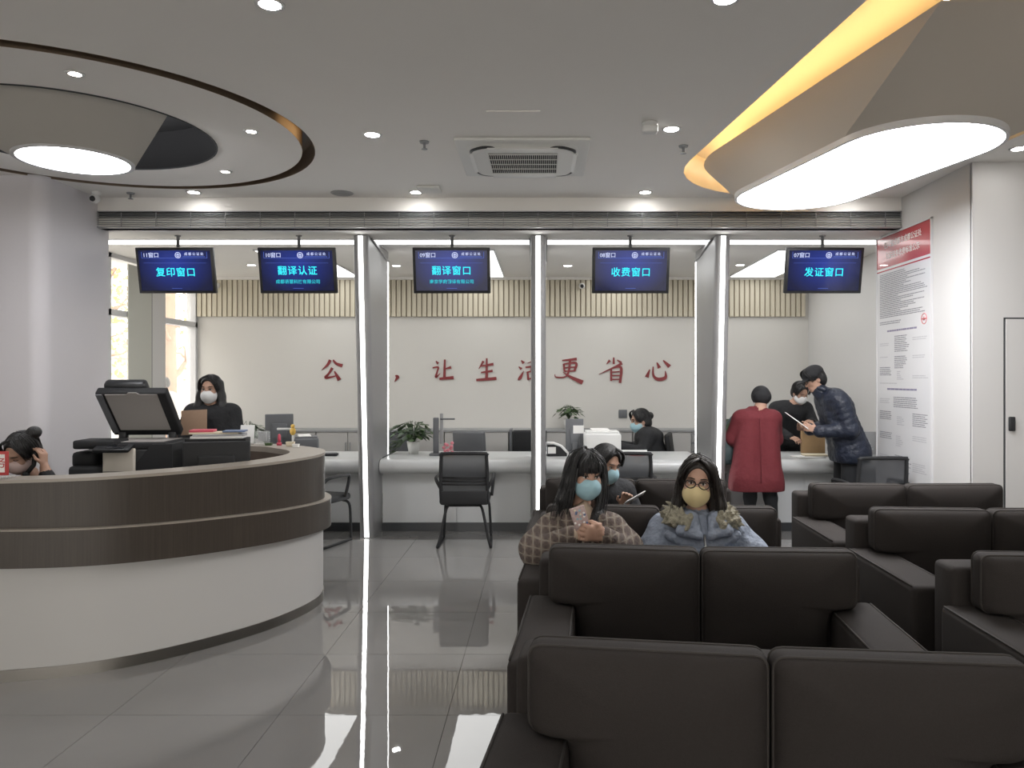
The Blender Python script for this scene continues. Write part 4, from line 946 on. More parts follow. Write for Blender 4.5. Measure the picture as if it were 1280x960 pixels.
def hand(F, w, d, nrm, thumb, m, curl=.5, s=1.0, tip_close=False):
    """palm at wrist w pointing along d, palm normal nrm, thumb to the side `thumb`; five bent fingers of unequal length"""
    w = V3(*w); d = nz(d); t = nz(np.asarray(thumb, float)-d*np.dot(thumb, d)); nn = nz(nrm)
    p0, p1 = w+d*.02*s, w+d*.075*s
    for o in (-.024, -.008, .008, .024): F.cap(w+d*.012*s+t*o*.7*s, p1+t*o*s, .0125*s, .0115*s, m, .008)
    for o, L in ((.031, .90), (.0105, 1.0), (-.0105, .94), (-.031, .74)):
        a = p1+t*o*s; c = curl; dirs = d*math.cos(c*.7)+nn*math.sin(c*.7); b = a+dirs*.036*L*s
        F.cap(a, b, .0092*s, .0086*s, m, .004); d2 = d*math.cos(c*1.7)+nn*math.sin(c*1.7); e = b+d2*.026*L*s; F.cap(b, e, .0086*s, .008*s, m, .003)
        d3 = d*math.cos(c*2.5)+nn*math.sin(c*2.5); F.cap(e, e+d3*.018*L*s, .008*s, .0065*s, m, .003)
    a = w+d*.028*s+t*.026*s; b = a+(d*.55+t*.75+nn*.35)*.034*s; F.cap(a, b, .0125*s, .0100*s, m, .008); F.cap(b, b+(d*.9+nn*.45)*.030*s, .0098*s, .0075*s, m, .003)
def head(F, c, fwd, up, m, s=1.0):
    """skull, jaw, brow, nose, ears; c = centre of the head"""
    r, f, u = frame(fwd, up); R = np.stack([r, f, u], 1); P = lambda x, y, z: V3(*c)+s*(r*x+f*y+u*z)
    F.ell(P(0, -.012, .03), V3(.074, .092, .088)*s, m, .02, R); F.ell(P(0, .022, -.035), V3(.060, .066, .082)*s, m, .03, R)
    F.ell(P(0, .055, -.085), V3(.032, .028, .026)*s, m, .03, R); F.cap(P(0, .083, .012), P(0, .103, -.028), .010*s, .014*s, m, .012)
    for sx in (-1, 1):
        F.ell(P(sx*.072, -.008, -.012), V3(.010, .020, .032)*s, m, .006, R); F.ell(P(sx*.040, .062, -.022), V3(.022, .02, .02)*s, m, .02, R)
        F.ell(P(sx*.030, .087, .012), V3(.017, .012, .010)*s, m, .006, R, -1)
    F.cap(P(-.03, .08, .032), P(.03, .08, .032), .010*s, None, m, .012)
    return P, R
def face_parts(root, P, R, s, mask=None, glasses=False, brows=True, closed=False):
    M = Matrix([list(x) for x in R]).to_4x4()
    e = M.to_euler()
    for sx in (-1, 1):
        if closed: obj('eyelid', B().tube([P(sx*.016, .0835, .008), P(sx*.030, .0845, .005), P(sx*.045, .077, .009)], .0022*s, 5), 'brow', root)
        else:
            ey = obj('eye', B().ell(P(sx*.030, .0745, .010), (.0135*s, .011*s, .0085*s), 10, 8, e), 'eye_white', root)
            obj('iris', B().ell(P(sx*.030, .0815, .010), (.0066*s, .005*s, .0068*s), 8, 6, e), 'eye_dark', ey)
            obj('lash_line', B().tube([P(sx*.015, .084, .013), P(sx*.030, .087, .0185), P(sx*.046, .078, .014)], .0024*s, 5), 'brow', root)
        if brows: obj('eyebrow', B().tube([P(sx*.014, .092, .033), P(sx*.032, .092, .038), P(sx*.050, .078, .034)], [.0028*s, .0036*s, .0018*s], 5), 'brow', root)
    if mask:
        F = Field(.006); F.ell(P(0, .036, -.050), V3(.071, .081, .066)*s, 0, .01, R); F.ell(P(0, .088, -.035), V3(.022, .026, .03)*s, 0, .03, R); F.ell(P(0, .06, -.088), V3(.03, .03, .024)*s, 0, .02, R)
        F.ell(P(0, -.05, -.05), V3(.09, .075, .1)*s, 0, .004, R, -1); F.ell(P(0, .05, .098), V3(.20, .20, .10)*s, 0, .004, R, -1)
        mk = link('face_mask', F.mesh('face_mask', [mask]), None, root)
        for sx in (-1, 1):
            for z in (-.018, -.062): obj('ear_loop', B().tube([P(sx*.060, .03, z), P(sx*.074, .0, (z-.02)*.7), P(sx*.076, -.018, -.02)], .0018*s, 5), 'mask_white', mk)
    else: obj('lips', B().tube([P(-.02, .085, -.062), P(0, .093, -.060), P(.02, .085, -.062)], [.002*s, .006*s, .002*s], 6), 'lips', root)
    if glasses:
        g = B()
        for sx in (-1, 1):
            g.tube([P(sx*.034+.026*math.cos(a), .112-.010*abs(math.cos(a)+sx*0), .010+.020*math.sin(a)) for a in [2*PI*i/20 for i in range(20)]], .0028*s, 5, closed=True)
            g.tube([P(sx*.060, .097, .012), P(sx*.075, .05, .014), P(sx*.078, -.02, .006)], .002*s, 5)
        g.tube([P(-.009, .105, .010), P(0, .108, .013), P(.009, .105, .010)], .002*s, 5); obj('glasses', g, 'soft_black', root)
def strands(root, P, paths, n, m='hair', seed=1, spread=.018, r=.0032):
    rnd = random.Random(seed); b = B()
    for i in range(n):
        g = rnd.choice(paths); o = [rnd.gauss(0, 1)*spread for _ in range(3)]
        C = spline([P(*[v+o[j]*(.35+.65*q/(len(g)-1))*rnd.uniform(.8, 1.2) for j, v in enumerate(pt)]) for q, pt in enumerate(g)], 4)
        b.tube(C, [r*(1-.7*(k/(len(C)-1))**2) for k in range(len(C))], 4)
    o = obj('hair_strands', b, m, root); o['kind'] = 'stuff'; return o
def hair(root, P, R, s, m='hair', extra=None, vox=.007, low=-.03, bangs=False, name='hair', grow=1.0):
    F = Field(vox); F.ell(P(0, -.016, .036), V3(.085*grow, .104*grow, .095*grow)*s, 0, .02, R)
    F.ell(P(0, -.05, -.02), V3(.080, .072, .085)*s, 0, .03, R)
    F.ell(P(0, .095, -.02 if not bangs else -.075), V3(.066, .085, .112 if not bangs else .105)*s, 0, .015, R, -1)
    if bangs: F.ell(P(0, .058, .062), V3(.062, .042, .038)*s, 0, .02, R)
    if extra: extra(F)
    o = link(name, F.mesh(name, [m]), None, root)
    if vox < .01:
        g = []
        for i in range(26):
            a = math.radians(62+236*i/25) if not bangs else math.radians(70+220*i/25); c, q = -math.sin(a), math.cos(a)
            e = lambda el, k: (.087*k*math.cos(el)*c, -.016+.106*k*math.cos(el)*q, .036+.096*k*math.sin(el)); g.append([e(1.35, 1), e(.9, 1.01), e(.35, 1.01), e(-.25, 1.0), e(-.6, .93)])
        if not bangs:
            for sx in (-1, 1): strands(root, P, [[(sx*.005, .045, .128), (sx*.045, .072, .108), (sx*.074, .066, .062), (sx*.083, .045, .0)]], 30, m, 5, .0075, .0028)
        strands(root, P, g, 110, m, len(root.name), .003, .0028)
    return o
def person(label, loc, rz=0): return thing('person', label, 'person', loc, rz)
def body_obj(root, F, mats): return link('body', F.mesh('body', mats), None, root)
def torso(F, hip, chest, r_hip, r_chest, m, side=(1, 0, 0), depth=(0, 1, 0), k=.05, sh=.17, q=None, sr=.07):
    hip, chest = V3(*hip), V3(*chest)
    for o in (-1, 1): F.cap(hip+V3(*side)*o*r_hip*.42, chest+V3(*side)*o*r_chest*.45, r_hip*.78, r_chest*.8, m, k, None, q)
    F.cap(chest-V3(*side)*sh*.86+V3(0, 0, .055), chest+V3(*side)*sh*.86+V3(0, 0, .055), sr, None, m, .06)
def limb(F, pts, rads, m, k=.025, q=None):
    for i in range(len(pts)-1): F.cap(pts[i], pts[i+1], rads[i], rads[i+1], m, k, None, q)
def legs_seated(F, hipc, knee_y, foot_y, m, ms, w=.1, seat=.45, rk=.062):
    for s in (-1, 1):
        h = V3(hipc[0]+s*w*.9, hipc[1], hipc[2]); kn = V3(hipc[0]+s*w*1.1, knee_y, seat+.06); an = V3(hipc[0]+s*w*1.1, knee_y-.0+(foot_y-knee_y)*.6, .085)
        limb(F, [h, kn], [.088, rk], m, .03); limb(F, [kn, an], [rk, .042], m, .02); F.cap(an+V3(0, 0, -.03), V3(an[0], foot_y-.12, .04), .042, .034, ms, .02)
# --- woman in the plaid coat -------------------------------------------------------------
def plaid_woman():
    x0 = .205; y0 = 4.05
    t = person('seated woman in a brown plaid wool coat with blue mask holding a patterned phone', (x0, y0, 0))
    F = Field(.0085); C, SK, KN, TR, SH = 0, 1, 2, 3, 4
    torso(F, (0, 0, .52), (0, -.03, .765), .17, .155, C, sh=.150, sr=.066)
    F.cap((-.13, -.14, .50), (.13, -.14, .50), .12, None, C, .06); F.ell((0, -.10, .64), (.165, .10, .16), C, .06); F.ell((0, -.06, .86), (.115, .085, .075), C, .05)
    legs_seated(F, (0, -.05, .50), -.46, -.50, TR, SH)
    F.cap((0, -.02, .86), (0, -.04, .99), .052, .047, SK, .02); F.ell((0.01, -.105, .885), (.052, .05, .075), KN, .012)
    # wide sleeves, forearms raised so that the hands meet in front of the chest
    limb(F, [(-.165, -.02, .80), (-.235, -.09, .72), (-.225, -.14, .70)], [.078, .082, .076], C, .05); limb(F, [(-.225, -.14, .71), (-.062, -.31, .825)], [.078, .055], C, .04)
    limb(F, [(.165, -.02, .80), (.225, -.09, .72), (.215, -.14, .70)], [.078, .082, .076], C, .05); limb(F, [(.215, -.14, .71), (.095, -.31, .82)], [.078, .055], C, .04)
    F.cap((-.058, -.315, .828), (-.048, -.325, .834), .038, None, KN, .008); F.cap((.09, -.315, .823), (.08, -.325, .829), .038, None, KN, .008)
    hand(F, (-.035, -.340, .842), (.8, -.35, .15), (.3, .9, 0), (0, -.2, 1), SK, .8, 1.08); hand(F, (.082, -.342, .836), (-.7, -.45, .2), (-.4, .9, 0), (0, -.2, 1), SK, 1.0, 1.08)
    P, R = head(F, (.02, -.08, 1.095), (.28, -1, -.14), (.05, 0, 1), SK)
    body_obj(t, F, ['plaid_wool', 'skin', 'knit_cream', 'trouser_black', 'soft_black'])
    face_parts(t, P, R, 1, 'mask_blue')
    def ex(F):      # x > 0 is her right side
        limb(F, [P(.06, -.03, .07), P(.085, -.01, -.03), P(.108, -.01, -.13), P(.12, .01, -.215)], [.035, .036, .036, .012], 0, .03)
        limb(F, [P(.07, .02, .03), P(.078, .03, -.06), P(.085, .035, -.16)], [.022, .02, .012], 0, .02)
        limb(F, [P(-.07, -.01, .05), P(-.078, .02, -.04), P(-.075, .045, -.12), P(-.05, .09, -.19), P(-.02, .12, -.24), P(-.045, .14, -.30), P(-.085, .14, -.345)], [.03, .026, .027, .032, .030, .020, .006], 0, .02)
        F.ell(P(0, -.085, -.08), V3(.082, .04, .13), 0, .04, R)
    hair(t, P, R, 1, 'hair', ex, bangs=True)
    strands(t, P, [[(.02, -.02, .132), (.07, -.01, .09), (.095, 0, -.02), (.125, .01, -.14), (.135, .02, -.23)], [(.02, 0, .13), (.065, .03, .085), (.085, .045, -.02), (.10, .05, -.13), (.11, .05, -.20)], [(0, -.03, .132), (.06, -.07, .08), (.085, -.07, -.05), (.10, -.05, -.2)]], 90, seed=2)
    strands(t, P, [[(-.02, 0, .13), (-.07, .02, .085), (-.088, .04, -.02), (-.08, .065, -.12), (-.045, .11, -.20), (-.015, .145, -.25), (-.045, .165, -.31), (-.09, .16, -.36)]], 45, seed=3, spread=.014)
    strands(t, P, [[(.0, .04, .125), (x, .085, .09), (x*1.1, .105, .035)] for x in (-.05, -.03, -.01, .01, .03, .05)], 50, seed=4, spread=.008)
    for sx in (-1, 1):
        F3 = Field(.008); F3.cap((sx*.075, -.045, .935), (sx*.085, -.135, .885), .030, .03, 0, .02); F3.cap((sx*.085, -.135, .885), (sx*.06, -.20, .77), .030, .022, 0, .02); link('lapel', F3.mesh('lapel', ['plaid_wool']), None, t)
    ph = thing('mobile_phone', 'mobile phone in a colourful patterned case held by the plaid coat woman', 'phone', (x0-.022, y0-.362, .865), .0)
    b = B(); b.box((0, 0, .05), (.074, .010, .145), .004, rot=(.25, -.3, 0)); obj('body', b, 'phone_case', ph)
    rnd = random.Random(5); E_ = Euler((.25, -.3, 0)).to_matrix()
    for i in range(22):
        q = E_ @ Vector((rnd.uniform(-.03, .03), -.0055, rnd.uniform(-.065, .065))); b = B(); b.ell((q.x, q.y, q.z+.05), (.006, .0015, .006), 8, 5); obj('sticker', b, rnd.choice(('mask_blue', 'paper', 'rose', 'blue_card', 'paper_cream')), ph)
plaid_woman()
# --- woman in the pale blue jacket -------------------------------------------------------
def blue_woman():
    x0, y0 = .815, 4.05
    t = person('seated woman in a pale blue jacket with fur collar, glasses and yellow mask', (x0, y0, 0))
    F = Field(.0085); C, SK, TR, SH = 0, 1, 2, 3
    torso(F, (0, 0, .52), (0, -.02, .765), .18, .165, C, sh=.165, sr=.07); F.ell((0, -.11, .62), (.19, .11, .17), C, .06); F.ell((0, -.09, .75), (.165, .10, .12), C, .06); F.ell((0, -.05, .86), (.12, .085, .06), C, .05)
    legs_seated(F, (0, -.05, .50), -.46, -.50, TR, SH)
    F.cap((0, -.02, .84), (-.01, -.05, .96), .052, .047, SK, .02)
    limb(F, [(-.18, -.01, .80), (-.235, -.06, .68), (-.22, -.12, .60)], [.083, .088, .08], C, .05); limb(F, [(-.22, -.12, .605), (-.07, -.29, .66)], [.08, .05], C, .04)
    limb(F, [(.18, -.01, .80), (.265, -.06, .68), (.25, -.12, .60)], [.083, .088, .08], C, .05); limb(F, [(.25, -.12, .605), (.08, -.29, .66)], [.08, .05], C, .04)
    hand(F, (-.05, -.305, .67), (.8, -.2, .25), (0, -.2, -1), (0, -1, .1), SK, .6); hand(F, (.06, -.305, .675), (-.8, -.2, .25), (0, -.2, -1), (0, -1, .1), SK, .6)
    # folds and storm flaps
    for sx in (-1, 1):
        F.cap((sx*.035, -.20, .735), (sx*.17, -.15, .80), .016, .026, C, .010); F.cap((sx*.05, -.205, .655), (sx*.17, -.17, .665), .014, .022, C, .010); F.cap((sx*.19, -.09, .83), (sx*.265, -.14, .66), .018, .014, C, .012); F.cap((sx*.235, -.02, .80), (sx*.325, -.07, .67), .016, .014, C, .012)
    P, R = head(F, (-.02, -.10, 1.06), (-.20, -1, -.06), (.10, 0, 1), SK)
    body_obj(t, F, ['blue_jacket', 'skin', 'jeans', 'soft_black'])
    face_parts(t, P, R, 1, 'mask_yellow', True)
    def ex(F):      # fuller on her left
        limb(F, [P(-.065, -.03, .07), P(-.092, -.02, -.03), P(-.115, -.02, -.11), P(-.10, .0, -.175)], [.036, .04, .042, .015], 0, .03)
        limb(F, [P(.07, -.02, .05), P(.080, -.01, -.04), P(.09, .0, -.12), P(.10, .01, -.16)], [.028, .026, .026, .010], 0, .03)
        F.ell(P(-.01, -.085, -.07), V3(.09, .04, .11), 0, .04, R)
    hair(t, P, R, 1, 'brown_hair', ex)
    strands(t, P, [[(0, .03, .132), (-.06, .04, .10), (-.088, .045, .02), (-.105, .03, -.07), (-.12, .02, -.17)], [(0, 0, .134), (-.07, -.01, .09), (-.105, 0, -.02), (-.135, .0, -.12), (-.13, .02, -.19)], [(0, .02, .133), (.06, .03, .10), (.085, .03, .02), (.088, .02, -.06), (.10, .03, -.15)], [(0, -.02, .134), (.06, -.05, .09), (.09, -.05, -.03), (.095, -.03, -.16)]], 130, 'brown_hair', 6, .014)
    # fur trim of the hood: a ring of tufts
    F2 = Field(.007); rnd = random.Random(8)
    for i in range(330):
        a = rnd.uniform(-1.05, PI+1.05); rr = rnd.uniform(.8, 1.15)
        q = V3(.155*rr*math.cos(a), -.075+.12*rr*math.sin(a), .925-.05*(rr-.8)/.35-.035*max(0, -math.sin(a))+rnd.uniform(-.012, .018)); e = q+V3(math.cos(a)*rnd.uniform(.0, .05), rnd.uniform(-.05, .01), rnd.uniform(-.035, .03))
        F2.cap(q, e, .017, .005, 0, .006)
    link('fur_trim', F2.mesh('fur_trim', ['fur']), None, t)
    for sx in (-1, 1):
        F3 = Field(.008); F3.cap((sx*.07, -.13, .895), (sx*.115, -.19, .83), .032, .026, 0, .02); F3.cap((sx*.115, -.19, .83), (sx*.03, -.205, .805), .026, .018, 0, .02); F3.cap((sx*.03, -.205, .805), (sx*.045, -.15, .89), .016, .026, 0, .02); link('collar_flap', F3.mesh('collar_flap', ['blue_jacket']), None, t)
    obj('zip', B().tube([(0, -.19, .81), (0, -.222, .73), (0, -.235, .60)], .006, 6), 'zip_metal', t)
    bg = thing('handbag', 'black handbag with a chain strap beside the woman in pale blue', 'handbag', (x0+.36, y0-.22, .445), .2)
    b = B(); b.box((0, 0, .09), (.20, .10, .18), .03, 3); obj('body', b, 'black_cloth', bg); obj('flap', B().box((0, -.05, .12), (.19, .012, .10), .005), 'soft_black', bg)
    b = B()
    for i in range(16): a = PI*i/15; b.tube([(.09*math.cos(a)+.014*math.cos(k*PI/3), 0, .17+.06*math.sin(a)+.010*math.sin(k*PI/3)) for k in range(6)], .0035, 4, closed=True)
    obj('chain_strap', b, 'mid_plastic', bg)
blue_woman()
# --- person with the phone on the sofa behind -------------------------------------------
def phone_person():
    x0, y0 = .36, 5.16
    t = person('seated person with short black hair and mask looking at a phone behind the plaid coat', (x0, y0, 0))
    F = Field(.0095); C, SK, TR, SH = 0, 1, 2, 3
    torso(F, (0, 0, .52), (.02, -.05, .80), .16, .155, C, sh=.18, sr=.07); F.ell((0, -.08, .62), (.16, .1, .15), C, .06); legs_seated(F, (0, -.05, .50), -.46, -.5, TR, SH)
    F.cap((.02, -.04, .86), (.04, -.06, .96), .05, .047, SK, .02)
    limb(F, [(-.18, -.03, .83), (-.22, -.10, .64), (-.06, -.26, .68)], [.065, .06, .042], C, .04); limb(F, [(.20, -.03, .83), (.27, -.09, .65), (.16, -.25, .76)], [.065, .06, .042], C, .04)
    hand(F, (.155, -.26, .775), (.25, -.4, .85), (-.2, -.9, 0), (-1, 0, .2), SK, .8); hand(F, (-.045, -.275, .69), (.75, -.3, .35), (0, -.1, -1), (0, -1, .5), SK, .7)
    P, R = head(F, (.06, -.10, 1.03), (.75, -1, -.42), (.12, -.1, 1), SK)
    body_obj(t, F, ['black_cloth', 'skin', 'trouser_black', 'soft_black']); face_parts(t, P, R, 1, 'mask_blue')
    hair(t, P, R, 1, 'hair', lambda F: F.ell(P(0, -.04, -.06), V3(.082, .07, .07), 0, .03, R), grow=1.05)
    ph = thing('mobile_phone', 'slim white edged mobile phone held up by the person behind', 'phone', (x0+.20, y0-.345, .845), .35)
    b = B(); b.box((.02, 0, .0), (.15, .009, .072), .004, rot=(1.1, -.42, 0)); obj('body', b, 'white_plastic', ph); b = B(); b.box((.02, .004, .0045), (.138, .002, .064), rot=(1.1, -.42, 0)); obj('screen', b, 'glass_screen', ph)
phone_person()
# --- woman in the red coat, seen from behind --------------------------------------------
def red_woman():
    x0, y0 = 2.12, 7.56
    t = person('standing woman in a long red coat and dark hat with her back turned', (x0, y0, 0))
    F = Field(.0095); C, SK, TR, SH, SW, CF = 0, 1, 2, 3, 4, 5
    # coat: shoulders to mid thigh, flaring
    for o in (-1, 1): F.cap((o*.085+.01, .04, 1.17), (o*.11-.02, -.01, .60), .115, .145, C, .06)
    F.cap((-.14, .06, 1.20), (.16, .06, 1.20), .075, None, C, .06); F.cap((-.13, 0, .62), (.11, 0, .60), .13, None, C, .06); F.cap((-.145, 0, .50), (.12, 0, .50), .135, None, C, .06); F.cut(.49)
    F.cap((.03, .07, 1.25), (.05, .085, 1.33), .052, .05, SK, .02); F.cap((-.05, .07, 1.275), (.055, .07, 1.275), .042, None, C, .02)
    limb(F, [(-.16, .07, 1.19), (-.225, .12, .99), (-.20, .30, .90)], [.078, .07, .055], C, .04); limb(F, [(.18, .07, 1.19), (.215, .14, .98), (.12, .33, .93)], [.078, .07, .055], C, .04)
    hand(F, (-.19, .31, .895), (.15, 1, -.15), (0, 0, -1), (1, .2, 0), SK, .4); hand(F, (.11, .34, .93), (-.2, 1, -.25), (0, 0, -1), (-1, .2, 0), SK, .4)
    # legs, mid step
    limb(F, [(-.075, .0, .62), (-.07, .02, .42), (-.06, .06, .09)], [.085, .062, .045], TR, .03); limb(F, [(.09, .0, .62), (.12, -.02, .42), (.165, .02, .09)], [.085, .064, .046], TR, .03)
    F.cap((-.06, .04, .05), (-.065, .18, .035), .042, .032, SH, .02); F.cap((.165, -.005, .05), (.185, .14, .035), .044, .034, SH, .02); F.cap((.165, -.03, .018), (.185, .15, .018), .02, None, SW, .008); F.cap((-.06, .02, .018), (-.065, .19, .018), .02, None, SW, .008)
    P, R = head(F, (.065, .125, 1.385), (-.05, 1, -.75), (0, .55, 1), SK, .96)
    body_obj(t, F, ['red_coat', 'skin', 'trouser_black', 'rose', 'shoe_white', 'black_cloth']); face_parts(t, P, R, .96, 'mask_white')
    F2 = Field(.008); F2.ell(P(0, -.018, .032), V3(.092, .108, .098), 0, .02, R); F2.ell(P(0, -.05, -.012), V3(.088, .078, .07), 0, .03, R); F2.ell(P(0, .10, -.06), V3(.09, .075, .085), 0, .01, R, -1); link('knit_hat', F2.mesh('knit_hat', ['black_cloth']), None, t)
    obj('back_seam', B().tube([(.0, -.075, 1.2), (-.005, -.118, .95), (-.01, -.155, .58)], .0035, 5), 'red_coat', t)
    bg = thing('shoulder_bag', 'dark green shoulder bag hanging at the red coat woman', 'handbag', (x0-.275, y0+.13, .735), .1)
    b = B(); b.box((0, 0, .13), (.14, .09, .27), .035, 3); obj('body', b, 'bag_green', bg); obj('strap', B().tube(spline([(-.05, 0, .25), (-.02, .02, .36), (.08, .06, .47), (.15, .06, .53)], 5), .010, 6), 'bag_green', bg)
    obj('pocket', B().box((0, -.045, .10), (.11, .012, .13), .005), 'bag_green', bg)
red_woman()
# --- man in the navy puffer jacket -------------------------------------------------------
def navy_man():
    x0, y0 = 2.94, 7.62
    t = person('man in a navy quilted jacket and black cap leaning over papers at the counter', (x0, y0, 0))
    F = Field(.0095); C, SK, TR, SH = 0, 1, 2, 3
    q = (.006, .06)
    for o in (-1, 1): F.cap((.12, o*.075, .86), (-.07, o*.085, 1.36), .165, .13, C, .05, None, q)
    F.cap((.10, -.07, .84), (.10, .07, .84), .165, None, C, .05); F.cut(.765); F.cap((-.09, -.16, 1.40), (-.09, .16, 1.40), .085, None, C, .06); F.ell((-.02, 0, 1.30), (.16, .17, .15), C, .05, None, 1, q)
    F.cap((-.13, 0, 1.40), (-.19, 0, 1.47), .085, .075, C, .03)
    # arms bent forward to the papers
    for s in (-1, 1): limb(F, [(-.06, s*.205, 1.37), (.02, s*.235, 1.10)], [.088, .076], C, .04, q); limb(F, [(.02, s*.235, 1.10), (-.24, s*.14, 1.075)], [.078, .055], C, .03, q)
    hand(F, (-.265, -.135, 1.085), (-.9, .15, .30), (0, .9, .2), (0, 0, 1), SK, .7, 1.05); hand(F, (-.265, .135, 1.085), (-.9, -.1, .2), (0, -.9, .2), (0, 0, 1), SK, .7, 1.05)
    for s in (-1, 1): limb(F, [(.10, s*.09, .86), (.06, s*.10, .48), (.09, s*.10, .09)], [.105, .075, .052], TR, .03); F.cap((.09, s*.10, .05), (-.10, s*.11, .04), .045, .036, SH, .02)
    F.cap((-.18, 0, 1.44), (-.225, 0, 1.53), .058, .055, SK, .02)
    P, R = head(F, (-.245, 0, 1.585), (-1, -.10, -.50), (-.45, 0, 1), SK, 1.0)
    body_obj(t, F, ['navy_puffer', 'skin', 'trouser_black', 'soft_black']); face_parts(t, P, R, 1.0, None, True)
    hair(t, P, R, 1.0, 'hair', None, grow=.98)
    F2 = Field(.008); F2.ell(P(0, -.012, .055), V3(.092, .112, .082), 0, .02, R); F2.ell(P(0, -.02, -.065), V3(.2, .2, .085), 0, .005, R, -1); F2.ell(P(0, .10, .028), V3(.072, .085, .010), 0, .015, R); link('cap', F2.mesh('cap', ['black_cloth']), None, t)
    obj('collar', B().tube([(-.155+.085*math.cos(a), .088*math.sin(a), 1.475-.03*math.cos(a)) for a in [2*PI*i/24 for i in range(24)]], .022, 8, closed=True), 'navy_puffer', t)
    b = B(); b.box((0, 0, 0), (.30, .21, .006), .002); o = tag(obj('document', b, 'paper'), 'white document held by the man in the navy jacket', 'document'); o.location = (x0-.40, y0-.03, 1.155); o.rotation_euler = (.15, .62, 0); obj('second_sheet', B().b2(-.14, .14, -.1, .1, .003, .006), 'paper', o)
navy_man()
# --- clerk behind window 07 --------------------------------------------------------------
def clerk_standing():
    x0, y0 = 2.90, 9.05
    t = person('standing clerk in a black suit with white mask behind the window 07 counter', (x0, y0, 0))
    F = Field(.0095); C, SK, TR, SH, SW = 0, 1, 2, 3, 4
    torso(F, (0, .02, .92), (.0, -.09, 1.20), .15, .155, C, sh=.185, sr=.072); F.ell((0, .02, .84), (.17, .13, .10), C, .05)
    for s in (-1, 1): limb(F, [(s*.09, .03, .84), (s*.09, .03, .46), (s*.09, .05, .09)], [.09, .065, .048], TR, .03); F.cap((s*.09, .05, .05), (s*.10, -.12, .04), .042, .034, SH, .02)
    F.cap((.01, -.10, 1.26), (.05, -.14, 1.35), .052, .048, SK, .02)
    limb(F, [(-.19, -.08, 1.24), (-.22, -.16, 1.02), (-.10, -.36, .93)], [.07, .062, .045], C, .03); limb(F, [(.19, -.08, 1.24), (.24, -.17, 1.05), (.14, -.36, 1.10)], [.07, .062, .045], C, .03)
    hand(F, (-.09, -.375, .925), (.4, -.9, -.15), (0, 0, -1), (1, 0, .2), SK, .5); hand(F, (.135, -.375, 1.105), (-.5, -.8, .1), (0, 0, -1), (-1, 0, .2), SK, .5)
    P, R = head(F, (.075, -.185, 1.425), (.30, -1, -.62), (.1, -.45, 1), SK, 1.0)
    body_obj(t, F, ['black_cloth', 'skin', 'trouser_black', 'soft_black', 'paper']); face_parts(t, P, R, 1, 'mask_white', False, True, True)
    hair(t, P, R, 1, 'hair', lambda F: F.ell(P(0, -.115, .02), V3(.04, .035, .04), 0, .02, R))
clerk_standing()
# --- clerk seated behind window 08 -------------------------------------------------------
def clerk_seated():
    x0, y0 = 1.26, 9.12
    t = person('seated clerk in a black jacket with blue mask and hair bun behind the white printer', (x0, y0, 0)); s = 1.12
    office_chair((x0+.03, y0+.10, 0), math.radians(75), 'black office chair on which the window 08 clerk sits', 'soft_black')
    F = Field(.0095); C, SK, TR, SH = 0, 1, 2, 3
    torso(F, (.02, 0, .58), (-.03, 0, .87), .16, .165, C, side=(0, 1, 0), sh=.19, sr=.085); F.ell((.03, 0, .70), (.19, .19, .2), C, .06); F.ell((.03, 0, .90), (.15, .18, .11), C, .06)
    for q in (-1, 1): limb(F, [(0, q*.09, .58), (-.42, q*.11, .60), (-.40, q*.11, .12)], [.09, .062, .045], TR, .03); F.cap((-.38, q*.11, .05), (-.54, q*.11, .04), .042, .034, SH, .02)
    limb(F, [(-.03, -.19, .91), (-.10, -.23, .74), (-.34, -.17, .80)], [.075, .068, .045], C, .04); limb(F, [(-.03, .19, .91), (-.10, .23, .74), (-.34, .14, .80)], [.075, .068, .045], C, .04)
    for q in (-1, 1): hand(F, (-.36, q*.16, .80), (-1, -q*.1, -.05), (0, 0, -1), (0, -q, 0), SK, .45)
    F.cap((-.04, 0, .95), (-.075, 0, 1.03), .058, .054, SK, .02)
    P, R = head(F, (-.10, 0, 1.085), (-1, -.25, -.22), (-.15, 0, 1), SK, s)
    body_obj(t, F, ['black_cloth', 'skin', 'trouser_black', 'soft_black']); face_parts(t, P, R, s, 'mask_blue')
    hair(t, P, R, s, 'hair', lambda F: (F.ell(P(0, -.125, .03), V3(.045, .04, .045), 0, .015, R), F.ell(P(0, -.06, -.04), V3(.078, .06, .06), 0, .03, R)))
clerk_seated()
